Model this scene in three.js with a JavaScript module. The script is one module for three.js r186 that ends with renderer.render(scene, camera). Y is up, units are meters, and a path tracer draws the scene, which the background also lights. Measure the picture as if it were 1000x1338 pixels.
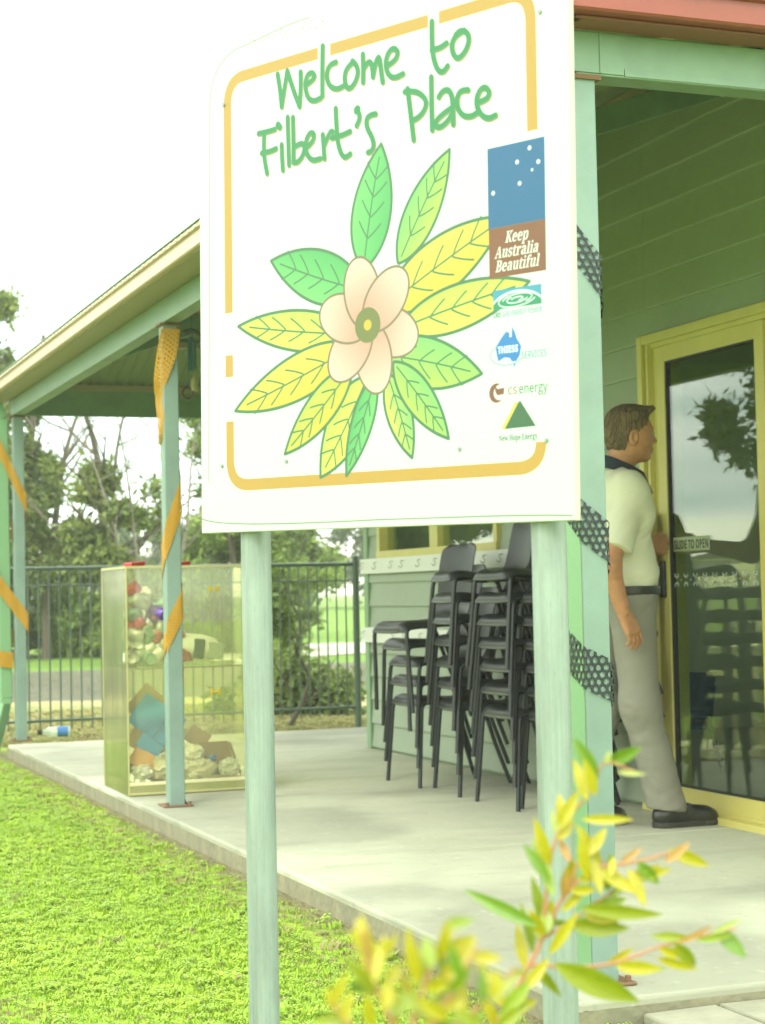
import * as THREE from 'three';
import { mergeGeometries } from 'three/addons/utils/BufferGeometryUtils.js';
import { RoundedBoxGeometry } from 'three/addons/geometries/RoundedBoxGeometry.js';

// ───────────────────────── camera, sky, sun, exposure ─────────────────────────
const scene = new THREE.Scene();
const camera = new THREE.PerspectiveCamera(31.96, 765 / 1024, 0.05, 900);
{
  const yaw = 0.36415, pitch = 0.04492, roll = -0.021276;
  const f = new THREE.Vector3(-Math.cos(yaw) * Math.cos(pitch), Math.sin(pitch), -Math.sin(yaw) * Math.cos(pitch));
  const r = new THREE.Vector3().crossVectors(f, new THREE.Vector3(0, 1, 0)).normalize();
  const u = new THREE.Vector3().crossVectors(r, f);
  camera.up.copy(u.clone().multiplyScalar(Math.cos(roll)).addScaledVector(r, -Math.sin(roll)));
  camera.position.set(4.0135, 0.98, 2.0789);
  camera.lookAt(camera.position.clone().add(f));
  camera.focus = 4.4; camera.userData.fStop = 6.8;
}
const EXPOSURE = 4.15;
const renderer = new THREE.WebGLRenderer({ antialias: true });
renderer.setSize(765, 1024);
renderer.toneMapping = THREE.LinearToneMapping;
renderer.toneMappingExposure = EXPOSURE;
renderer.shadowMap.enabled = true;

const C3 = (r, g, b) => new THREE.Color().setRGB(r, g, b);
// seeded random and tileable value noise
function rng(seed) { let a = seed >>> 0; return () => { a = (a + 0x6D2B79F5) >>> 0; let t = a; t = Math.imul(t ^ (t >>> 15), t | 1); t ^= t + Math.imul(t ^ (t >>> 7), t | 61); return ((t ^ (t >>> 14)) >>> 0) / 4294967296; }; }
const hash2 = (x, y, s) => { let h = Math.imul(x, 374761393) ^ Math.imul(y, 668265263) ^ Math.imul(s, 2147483647 - 1013); h = Math.imul(h ^ (h >>> 13), 1274126177); return ((h ^ (h >>> 16)) >>> 0) / 4294967296; };
function vnoise(x, y, p, s) {             // period p
  const xi = Math.floor(x), yi = Math.floor(y), fx = x - xi, fy = y - yi;
  const m = (a) => ((a % p) + p) % p, w = (t) => t * t * (3 - 2 * t);
  const a = hash2(m(xi), m(yi), s), b = hash2(m(xi + 1), m(yi), s), c = hash2(m(xi), m(yi + 1), s), d = hash2(m(xi + 1), m(yi + 1), s);
  const u = w(fx), v = w(fy);
  return (a + (b - a) * u) * (1 - v) + (c + (d - c) * u) * v;
}
function fbm(u, v, p, oct, s) { let r = 0, a = 0.5, n = 0; for (let i = 0; i < oct; i++) { r += a * vnoise(u * p, v * p, p, s + i * 17); n += a; a *= 0.5; p *= 2; } return r / n; }
const lerp = (a, b, t) => a + (b - a) * t, clamp = (x, a = 0, b = 1) => Math.min(b, Math.max(a, x)), sm = (a, b, x) => { const t = clamp((x - a) / (b - a)); return t * t * (3 - 2 * t); };
const mix3 = (a, b, t) => [lerp(a[0], b[0], t), lerp(a[1], b[1], t), lerp(a[2], b[2], t)];

// an overcast sky, thin bright cloud with a faint green-yellow cast (the photograph's colour balance)
{
  const w = 1024, h = 512, d = new Float32Array(w * h * 4);
  for (let j = 0; j < h; j++) for (let i = 0; i < w; i++) {
    const el = (j + 0.5) / h * Math.PI - Math.PI / 2, up = Math.sin(el);
    const band = sm(0.34, 0.66, fbm((i / w + 0.06 * Math.sin(el * 14)) % 1 + 1, Math.abs(el) * 1.9 % 1, 12, 3, 5)), cl = fbm(i / w, j / h, 8, 4, 9);
    let L = el > 0 ? 0.86 + 0.3 * up + 0.22 * (cl - 0.5) : 0.3;
    const low = el > 0 ? Math.exp(-Math.pow((el - 0.10) / 0.13, 2)) : 0;
    L *= 1 + low * (band - 0.5) * 0.75 - 0.12 * low;
    const warm = low * sm(0.55, 0.95, band), teal = low * sm(0.5, 0.05, band);
    const k = (j * w + i) * 4;
    d[k] = L * lerp(lerp(0.94, 1.0, warm), 0.74, teal); d[k + 1] = L * 1.0; d[k + 2] = L * lerp(lerp(0.92, 0.68, warm), 0.88, teal); d[k + 3] = 1;
  }
  const t = new THREE.DataTexture(d, w, h, THREE.RGBAFormat, THREE.FloatType);
  t.mapping = THREE.EquirectangularReflectionMapping; t.magFilter = THREE.LinearFilter; t.minFilter = THREE.LinearFilter; t.wrapS = THREE.RepeatWrapping; t.needsUpdate = true;
  scene.background = t; scene.environment = t;
}
scene.fog = new THREE.FogExp2(C3(0.94, 1, 0.86), 0.0021);
const sun = new THREE.DirectionalLight(new THREE.Color().setRGB(1.0, 0.98, 0.86), 0.6);
sun.position.set(14, 22, 15); sun.target.position.set(-3, 0, 0);
sun.castShadow = true; sun.shadow.radius = 40; sun.shadow.mapSize.set(2048, 2048);
Object.assign(sun.shadow.camera, { left: -22, right: 22, top: 22, bottom: -22, near: 1, far: 90 });
scene.add(sun, sun.target);

// ───────────────────────── helpers ─────────────────────────
const toS = (x) => Math.round(255 * (x <= 0.0031308 ? 12.92 * x : 1.055 * Math.pow(clamp(x), 1 / 2.4) - 0.055));
function colorTex(size, fn, srgb = true) {
  const d = new Uint8Array(size * size * 4);
  for (let j = 0; j < size; j++) for (let i = 0; i < size; i++) {
    const c = fn(i / size, j / size), k = (j * size + i) * 4;
    for (let q = 0; q < 3; q++) d[k + q] = srgb ? toS(c[q]) : Math.round(255 * clamp(c[q]));
    d[k + 3] = 255;
  }
  const t = new THREE.DataTexture(d, size, size);
  t.wrapS = t.wrapT = THREE.RepeatWrapping; t.magFilter = THREE.LinearFilter; t.minFilter = THREE.LinearMipmapLinearFilter; t.generateMipmaps = true;
  if (srgb) t.colorSpace = THREE.SRGBColorSpace;
  t.needsUpdate = true; return t;
}
const grey = (size, fn) => colorTex(size, (u, v) => { const x = fn(u, v); return [x, x, x]; }, false);
const rep = (t, x, y = x) => { const c = t.clone(); c.repeat.set(x, y); c.needsUpdate = true; return c; };
const std = (c, o = {}) => new THREE.MeshStandardMaterial({ color: Array.isArray(c) ? C3(...c) : c, roughness: 0.7, ...o });
const V = (x, y, z) => new THREE.Vector3(x, y, z);

const used = {};
function numbered(n) { const k = used[n] = (used[n] ?? -1) + 1; return k ? `${n}_${String(k).padStart(3, '0')}` : n; }
function tag(o, label, category, group) { o.userData.label = label; o.userData.category = category; if (group) o.userData.group = group; return o; }
function shade(o) { o.traverse((m) => { if (m.isMesh) { m.castShadow = true; m.receiveShadow = true; } }); return o; }
function thing(name, label, category, pos = [0, 0, 0], turn = 0, group) { const g = new THREE.Group(); g.name = numbered(name); g.position.set(...pos); g.rotation.y = turn; tag(g, label, category, group); scene.add(g); return g; }
function part(name, geo, mat, parent) {
  const g = Array.isArray(geo) ? mergeGeometries(geo.map((x) => x.index ? x.toNonIndexed() : x)) : geo;
  const m = new THREE.Mesh(g, mat); m.name = name; m.castShadow = m.receiveShadow = true; parent.add(m); return m;
}
function struct(name, geo, mat) { const m = part(numbered(name), geo, mat, scene); m.userData.kind = 'structure'; return m; }
function copy(src, label) { const c = src.clone(); c.name = numbered(src.name.replace(/_\d+$/, '')); c.userData = { ...src.userData }; if (label) c.userData.label = label; scene.add(c); return c; }
// uv in metres from the dominant normal
function muv(g) {
  const p = g.attributes.position, n = g.attributes.normal, uv = new Float32Array(p.count * 2);
  for (let i = 0; i < p.count; i++) {
    const ax = Math.abs(n.getX(i)), ay = Math.abs(n.getY(i)), az = Math.abs(n.getZ(i));
    const [a, b] = ax > ay && ax > az ? [p.getZ(i), p.getY(i)] : ay > az ? [p.getX(i), p.getZ(i)] : [p.getX(i), p.getY(i)];
    uv[2 * i] = a; uv[2 * i + 1] = b;
  }
  g.setAttribute('uv', new THREE.BufferAttribute(uv, 2)); return g;
}
function bx(x0, x1, y0, y1, z0, z1, r = 0) {
  const w = x1 - x0, h = y1 - y0, d = z1 - z0;
  const g = r ? new RoundedBoxGeometry(w, h, d, 2, r) : new THREE.BoxGeometry(w, h, d);
  g.translate((x0 + x1) / 2, (y0 + y1) / 2, (z0 + z1) / 2); return muv(g);
}
function tube(pts, r, seg = 24, rad = 8, tension = 0.5) {
  const c = new THREE.CatmullRomCurve3(pts.map((p) => V(...p)), false, 'catmullrom', tension);
  return capped(c, r, seg, rad);
}
function capped(c, r, seg, rad) {
  const g = new THREE.TubeGeometry(c, seg, r, rad, false), out = [g.toNonIndexed()];
  for (const t of [0, 1]) { const p = c.getPointAt(t), d = c.getTangentAt(t).multiplyScalar(t ? 1 : -1); const k = new THREE.CircleGeometry(r, rad).toNonIndexed(); k.applyQuaternion(new THREE.Quaternion().setFromUnitVectors(V(0, 0, 1), d)); k.translate(p.x, p.y, p.z); out.push(k); }
  return mergeGeometries(out);
}
function rod(a, b, r, rad = 8) { return capped(new THREE.LineCurve3(V(...a), V(...b)), r, 1, rad); }
function tapered(pts, r0, r1, seg = 12, rad = 7) {
  const c = new THREE.CatmullRomCurve3(pts.map((p) => Array.isArray(p) ? V(...p) : p));
  const g = new THREE.TubeGeometry(c, seg, 1, rad, false), p = g.attributes.position, n = g.attributes.normal;
  for (let i = 0; i <= seg; i++) { const q = c.getPointAt(i / seg), r = lerp(r0, r1, i / seg); for (let j = 0; j <= rad; j++) { const k = i * (rad + 1) + j; p.setXYZ(k, q.x + n.getX(k) * r, q.y + n.getY(k) * r, q.z + n.getZ(k) * r); } }
  return g.toNonIndexed();
}
function gridGeo(fn, nu, nv) {            // fn(u,v) -> [x,y,z]
  const pos = [], uv = [], idx = [];
  for (let j = 0; j <= nv; j++) for (let i = 0; i <= nu; i++) { pos.push(...fn(i / nu, j / nv)); uv.push(i / nu, j / nv); }
  for (let j = 0; j < nv; j++) for (let i = 0; i < nu; i++) { const a = j * (nu + 1) + i, b = a + 1, c = a + nu + 1, d = c + 1; idx.push(a, b, d, a, d, c); }
  const g = new THREE.BufferGeometry(); g.setAttribute('position', new THREE.Float32BufferAttribute(pos, 3)); g.setAttribute('uv', new THREE.Float32BufferAttribute(uv, 2)); g.setIndex(idx); g.computeVertexNormals(); return g;
}
function slabGeo(fn, nu, nv, t) {         // a closed thin shell about fn
  const g0 = gridGeo(fn, nu, nv), p = g0.attributes.position, n = g0.attributes.normal;
  const at = (s) => gridGeo((u, v) => { const k = Math.round(v * nv) * (nu + 1) + Math.round(u * nu); return [p.getX(k) + n.getX(k) * s, p.getY(k) + n.getY(k) * s, p.getZ(k) + n.getZ(k) * s]; }, nu, nv);
  const A = at(t / 2), B = at(-t / 2); const ix = B.index.array; for (let i = 0; i < ix.length; i += 3) { const q = ix[i]; ix[i] = ix[i + 1]; ix[i + 1] = q; } B.computeVertexNormals();
  const ring = []; for (let i = 0; i <= nu; i++) ring.push(i); for (let j = 1; j <= nv; j++) ring.push(j * (nu + 1) + nu); for (let i = nu - 1; i >= 0; i--) ring.push(nv * (nu + 1) + i); for (let j = nv - 1; j >= 0; j--) ring.push(j * (nu + 1));
  const pa = A.attributes.position, pb = B.attributes.position;
  const R = gridGeo((u, v) => { const k = ring[Math.round(u * (ring.length - 1))], q = v < 0.5 ? pa : pb; return [q.getX(k), q.getY(k), q.getZ(k)]; }, ring.length - 1, 1);
  return mergeGeometries([A.toNonIndexed(), B.toNonIndexed(), R.toNonIndexed()]);
}
// surface nets on a signed distance function
function nets(sdf, mn, mx, h) {
  const n = [0, 1, 2].map((k) => Math.ceil((mx[k] - mn[k]) / h) + 1), [nx, ny, nz] = n, F = new Float32Array(nx * ny * nz);
  for (let k = 0; k < nz; k++) for (let j = 0; j < ny; j++) for (let i = 0; i < nx; i++) F[(k * ny + j) * nx + i] = sdf(mn[0] + i * h, mn[1] + j * h, mn[2] + k * h);
  const id = new Int32Array(nx * ny * nz).fill(-1), pos = [], idx = [], off = []; for (let c = 0; c < 8; c++) off.push([c & 1, (c >> 1) & 1, c >> 2]);
  const E = [[0, 1], [2, 3], [4, 5], [6, 7], [0, 2], [1, 3], [4, 6], [5, 7], [0, 4], [1, 5], [2, 6], [3, 7]];
  for (let k = 0; k < nz - 1; k++) for (let j = 0; j < ny - 1; j++) for (let i = 0; i < nx - 1; i++) {
    const f = off.map((o) => F[((k + o[2]) * ny + j + o[1]) * nx + i + o[0]]); let m = 0; for (let c = 0; c < 8; c++) if (f[c] < 0) m |= 1 << c; if (m === 0 || m === 255) continue;
    let s = [0, 0, 0], q = 0; for (const [a, b] of E) if ((f[a] < 0) !== (f[b] < 0)) { const t = f[a] / (f[a] - f[b]); for (let d = 0; d < 3; d++) s[d] += lerp(off[a][d], off[b][d], t); q++; }
    id[(k * ny + j) * nx + i] = pos.length / 3; pos.push(mn[0] + (i + s[0] / q) * h, mn[1] + (j + s[1] / q) * h, mn[2] + (k + s[2] / q) * h);
  }
  const at = (i, j, k) => id[(k * ny + j) * nx + i];
  for (let k = 1; k < nz - 1; k++) for (let j = 1; j < ny - 1; j++) for (let i = 1; i < nx - 1; i++) {
    const f0 = F[(k * ny + j) * nx + i] < 0; const q = (a, b, c, d, fl) => { if (Math.min(a, b, c, d) < 0) return; fl ? idx.push(a, b, c, a, c, d) : idx.push(a, c, b, a, d, c); };
    if (f0 !== F[(k * ny + j) * nx + i + 1] < 0) q(at(i, j - 1, k - 1), at(i, j, k - 1), at(i, j, k), at(i, j - 1, k), f0);
    if (f0 !== F[(k * ny + j + 1) * nx + i] < 0) q(at(i - 1, j, k - 1), at(i - 1, j, k), at(i, j, k), at(i, j, k - 1), f0);
    if (f0 !== F[((k + 1) * ny + j) * nx + i] < 0) q(at(i - 1, j - 1, k), at(i, j - 1, k), at(i, j, k), at(i - 1, j, k), f0);
  }
  const nor = new Float32Array(pos.length), e = h * 0.6; for (let i = 0; i < pos.length; i += 3) { const [x, y, z] = [pos[i], pos[i + 1], pos[i + 2]]; let a = sdf(x + e, y, z) - sdf(x - e, y, z), b = sdf(x, y + e, z) - sdf(x, y - e, z), c = sdf(x, y, z + e) - sdf(x, y, z - e); const l = Math.hypot(a, b, c) || 1; nor[i] = a / l; nor[i + 1] = b / l; nor[i + 2] = c / l; }
  const g = new THREE.BufferGeometry(); g.setAttribute('position', new THREE.Float32BufferAttribute(pos, 3)); g.setAttribute('normal', new THREE.BufferAttribute(nor, 3)); g.setIndex(idx); return muv(g);
}
const smin = (a, b, k) => { const h = Math.max(k - Math.abs(a - b), 0) / k; return Math.min(a, b) - h * h * k * 0.25; };
function cone(a, b, ra, rb) {             // distance to a tapered capsule
  const bx_ = b[0] - a[0], by = b[1] - a[1], bz = b[2] - a[2], l2 = bx_ * bx_ + by * by + bz * bz;
  return (x, y, z) => { const px = x - a[0], py = y - a[1], pz = z - a[2], t = clamp((px * bx_ + py * by + pz * bz) / l2); return Math.hypot(px - bx_ * t, py - by * t, pz - bz * t) - lerp(ra, rb, t); };
}
const ell = (c, r) => (x, y, z) => { const a = (x - c[0]) / r[0], b = (y - c[1]) / r[1], d = (z - c[2]) / r[2], k = Math.hypot(a, b, d), q = Math.hypot(a / r[0], b / r[1], d / r[2]); return q < 1e-6 ? -Math.min(...r) : k * (k - 1) / q; };

// ───────────────────────── materials ─────────────────────────
const fine = grey(256, (u, v) => 0.35 + 0.65 * fbm(u, v, 32, 3, 3));
const mottle = (base, amt, seed, p = 6, tint = [1, 1, 1]) => colorTex(256, (u, v) => { const a = fbm(u, v, p, 5, seed), b = fbm(u, v, 40, 2, seed + 7); const k = 1 + amt * (a - 0.5) * 2 + amt * 0.5 * (b - 0.5); return base.map((c, i) => c * k * lerp(1, tint[i], a)); });
const M = {};
M.board = new THREE.MeshStandardMaterial({ map: rep(mottle([0.255, 0.31, 0.225], 0.10, 21, 5), 0.6), roughness: 0.55, bumpMap: rep(fine, 3), bumpScale: 0.0006 });
M.trim = std([0.185, 0.30, 0.17], { roughness: 0.5 });
M.post = new THREE.MeshStandardMaterial({ map: rep(mottle([0.165, 0.245, 0.205], 0.12, 33, 8), 1.2), roughness: 0.5, bumpMap: rep(fine, 4), bumpScale: 0.0003 });
M.beam = new THREE.MeshStandardMaterial({ map: rep(mottle([0.17, 0.25, 0.185], 0.22, 35, 7, [0.9, 1, 0.85]), 0.9), roughness: 0.45, metalness: 0.15 });
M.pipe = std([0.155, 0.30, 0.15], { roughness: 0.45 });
M.galv = new THREE.MeshStandardMaterial({ map: rep(colorTex(512, (u, v) => { const a = fbm(u, v, 8, 5, 41), s = fbm(u * 3 % 1, v * 0.25, 24, 3, 43), c = fbm(u, v, 48, 2, 47); const k = 0.95 + 0.45 * (a - 0.5) + 0.25 * (s - 0.5) + 0.12 * (c - 0.5) - 0.10 * sm(0.72, 0.8, c) ; return [0.225 * k, 0.28 * k, 0.25 * k]; }), 1.6, 0.9), roughness: 0.48, metalness: 0.25, bumpMap: rep(fine, 3), bumpScale: 0.0004 });
M.red = new THREE.MeshStandardMaterial({ map: rep(mottle([0.23, 0.052, 0.032], 0.12, 51, 5), 1), roughness: 0.4 });
M.cream = new THREE.MeshStandardMaterial({ map: rep(mottle([0.42, 0.32, 0.22], 0.08, 53, 5), 1), roughness: 0.4 });  // front gutter: sky reflection on the red put into the colour as pale cream
M.roof = std([0.20, 0.24, 0.14], { roughness: 0.55, metalness: 0.1 });
M.roofEdge = std([0.10, 0.22, 0.09], { roughness: 0.5 });
M.purlin = std([0.30, 0.26, 0.17], { roughness: 0.6 });
M.frame = new THREE.MeshStandardMaterial({ map: rep(mottle([0.50, 0.45, 0.13], 0.06, 57, 5), 2), roughness: 0.4 });
M.glass = new THREE.MeshPhysicalMaterial({ color: C3(0.80, 0.88, 0.80), roughness: 0, transmission: 1, thickness: 0, ior: 1.65 });
M.rubber = std([0.012, 0.014, 0.012], { roughness: 0.6 });
M.white = std([0.62, 0.64, 0.58], { roughness: 0.5 });
M.inner = std([0.45, 0.46, 0.34], { roughness: 0.85 });
M.innerFloor = new THREE.MeshStandardMaterial({ map: rep(mottle([0.20, 0.22, 0.16], 0.2, 61, 6), 0.5), roughness: 0.35 });
M.chair = std([0.011, 0.014, 0.013], { roughness: 0.42, bumpMap: rep(fine, 6), bumpScale: 0.0004 });
M.chairLip = std([0.065, 0.072, 0.055], { roughness: 0.4 });
M.chairLeg = std([0.018, 0.021, 0.024], { roughness: 0.35, metalness: 0.2 });
M.blueSeat = std([0.02, 0.09, 0.30], { roughness: 0.45 });
M.rust = std([0.16, 0.09, 0.045], { roughness: 0.9 });
M.concrete = new THREE.MeshStandardMaterial({
  map: rep(colorTex(1024, (u, v) => {
    const a = fbm(u, v, 5, 6, 71), b = fbm(u, v, 60, 3, 73), c = fbm((u + 0.3) % 1, v, 3, 4, 79), sp = fbm(u, v, 128, 2, 77);
    let k = 0.97 + 0.36 * (a - 0.5) + 0.10 * (b - 0.5); k *= 1 - 0.30 * sm(0.52, 0.72, c); k *= 1 - 0.10 * sm(0.55, 0.7, fbm(u, v * 0.25, 20, 3, 85)); k *= 1 - 0.10 * sm(0.76, 0.84, sp); k *= 1 + 0.22 * sm(0.82, 0.88, 1 - sp);
    return [0.385 * k, 0.395 * k, 0.285 * k]; }), 0.31), roughness: 0.85, bumpMap: rep(grey(512, (u, v) => fbm(u, v, 32, 4, 75)), 1.2), bumpScale: 0.0008 });
M.concreteEdge = new THREE.MeshStandardMaterial({ map: rep(mottle([0.20, 0.20, 0.13], 0.35, 81, 7, [1, 0.9, 0.8]), 1.2), roughness: 0.9, bumpMap: rep(fine, 2), bumpScale: 0.004 });
M.fence = std([0.085, 0.125, 0.10], { roughness: 0.4, metalness: 0.2 });
M.acryl = new THREE.MeshPhysicalMaterial({ color: C3(0.95, 0.955, 0.82), roughness: 0.0, transmission: 0.955, thickness: 0, ior: 1.5 });
M.acrylHazy = new THREE.MeshPhysicalMaterial({ map: rep(colorTex(256, (u, v) => { const k = 0.75 + 0.5 * (fbm(u * 2 % 1, v * 0.3, 16, 4, 91) - 0.5); return [0.86 * k, 0.87 * k, 0.60 * k]; }), 1), roughness: 0.12, transmission: 0.88, thickness: 0, ior: 1.5 });
M.acrylEdge = std([0.42, 0.40, 0.17], { roughness: 0.25 });

// ───────────────────────── ground ─────────────────────────
const GY = -0.085;                                            // lawn level beside the slab
function groundH(x, z) {
  const n = (fbm((x * 0.031 + 50) % 1, (z * 0.031 + 50) % 1, 8, 3, 101) - 0.5);
  let h = GY + 0.03 * n;
  const bx0 = -14.6 - 0.35 * (z + 4) * 0.4;                    // foot of the gravel embankment
  h += 0.27 * sm(0, 0.9, bx0 - x) + 0.025 * clamp(bx0 - 1.2 - x, 0, 30) * sm(-3.2, -6.5, z) * 0 + 0.012 * clamp(bx0 - 1.2 - x, 0, 40);
  return h;
}
{
  const xs = [], zs = [];
  for (let x = -420; x < -60; x += 30) xs.push(x); for (let x = -60; x < -22; x += 1) xs.push(x); for (let x = -22; x < 6; x += 0.16) xs.push(x); for (let x = 6; x <= 60; x += 6) xs.push(x);
  for (let z = -320; z < -40; z += 28) zs.push(z); for (let z = -40; z < -12; z += 1.4) zs.push(z); for (let z = -12; z < 5; z += 0.16) zs.push(z); for (let z = 5; z < 30; z += 2) zs.push(z); for (let z = 30; z <= 320; z += 29) zs.push(z);
  const g = gridGeo((u, v) => { const x = xs[Math.round(u * (xs.length - 1))], z = zs[zs.length - 1 - Math.round(v * (zs.length - 1))]; return [x, groundH(x, z), z]; }, xs.length - 1, zs.length - 1);
  const p = g.attributes.position, col = new Float32Array(p.count * 3), uv = g.attributes.uv;
  for (let i = 0; i < p.count; i++) {
    const x = p.getX(i), z = p.getZ(i), b0 = -14.6 - 0.14 * (z + 4), nz = fbm((x * 0.11 + 50) % 1, (z * 0.11 + 50) % 1, 8, 3, 103);
    let c = mix3([0.17, 0.30, 0.012], [0.26, 0.36, 0.02], nz);
    if (z > 0.08 && z < 0.45 && x > -9) c = mix3([0.15, 0.13, 0.06], c, sm(0.2, 0.36, z + 0.1 * (nz - 0.5)));
    if (x < -9.05) { const straw = mix3([0.30, 0.27, 0.12], [0.17, 0.20, 0.05], sm(0.4, 0.65, nz)); c = mix3(c, straw, sm(-9.0, -9.3, x)); }
    if (x < b0 + 0.15) c = mix3([0.13, 0.125, 0.085], [0.085, 0.09, 0.055], nz);
    if (x < b0 - 0.9) c = mix3(c, mix3([0.085, 0.2, 0.012], [0.15, 0.24, 0.02], nz), sm(b0 - 0.9, b0 - 1.2, x));
    col.set(c, i * 3); uv.setXY(i, x, z);
  }
  g.setAttribute('color', new THREE.BufferAttribute(col, 3));
  struct('lawn', g, std([1, 1, 1], { vertexColors: true, roughness: 1, map: rep(mottle([0.95, 0.95, 0.95], 0.35, 105, 16), 1.1), bumpMap: rep(grey(512, (u, v) => fbm(u, v, 48, 3, 107)), 1.3), bumpScale: 0.02 }));
}
// a pale gravel path on the far field, right of the embankment
{
  const g = gridGeo((u, v) => { const z = lerp(-9.5, -3.6, u), x = lerp(-20.2, -16.9, v) + 0.35 * Math.sin(z * 1.3) + 0.5 * (z + 5) * 0.3; return [x, groundH(x, z) + 0.012, z]; }, 40, 14);
  const p = g.attributes.position; for (let i = 0; i < p.count; i++) g.attributes.uv.setXY(i, p.getX(i), p.getZ(i));
  struct('path', g, new THREE.MeshStandardMaterial({ map: rep(mottle([0.36, 0.36, 0.28], 0.35, 111, 24), 0.8), roughness: 1 }));
}
// verandah slab in bays with narrow joints
{
  const g = new THREE.Group(); g.name = 'verandah_floor'; g.userData.kind = 'structure'; scene.add(g);
  const zf = 0.14, cuts = [-8.32, -6.64, -4.36, -2.3, 0.17];
  for (let i = 0; i < 4; i++) {
    const x0 = cuts[i] + (i ? 0.003 : 0), x1 = cuts[i + 1] - (i < 3 ? 0.003 : 0);
    const z0 = i === 0 ? -5.2 : -1.895;
    part('slab_bay', bx(x0, x1, -0.22, 0, z0, zf, 0.012), M.concrete, g);
  }
  part('joint_filler', bx(-8.3, 0.16, -0.2, -0.006, -1.88, 0.12), M.concreteEdge, g);
  // raw, dirt-stained lower face along both outer edges
  part('slab_edge', [bx(-8.325, 0.175, -0.2, -0.022, zf - 0.02, zf + 0.004), bx(0.15, 0.174, -0.2, -0.022, -1.89, zf + 0.002)], M.concreteEdge, g);
}
// pavers beyond the near end of the slab
{
  const g = new THREE.Group(); g.name = 'paving'; g.userData.kind = 'structure'; scene.add(g);
  const r = rng(7), ms = [[0.27, 0.265, 0.19], [0.25, 0.25, 0.175], [0.285, 0.275, 0.2]].map((c, i) => new THREE.MeshStandardMaterial({ map: rep(mottle(c, 0.2, 121 + i, 10), 1.5), roughness: 0.9, bumpMap: rep(fine, 4), bumpScale: 0.002 }));
  for (let i = 0; i < 4; i++) for (let j = 0; j < 9; j++) {
    const w = 0.3, d = 0.2, x = 0.185 + i * (w + 0.008), z = -0.02 - j * (d + 0.008) - (i % 2) * 0.1, y = -0.035 + 0.005 * (r() - 0.5);
    const m = part('paver', bx(-w / 2, w / 2, -0.06, 0, -d / 2, d / 2, 0.006), ms[Math.floor(r() * 3)], g);
    m.position.set(x + w / 2, y, z - d / 2); m.rotation.set((r() - 0.5) * 0.02, (r() - 0.5) * 0.02, (r() - 0.5) * 0.02);
  }
}

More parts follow.
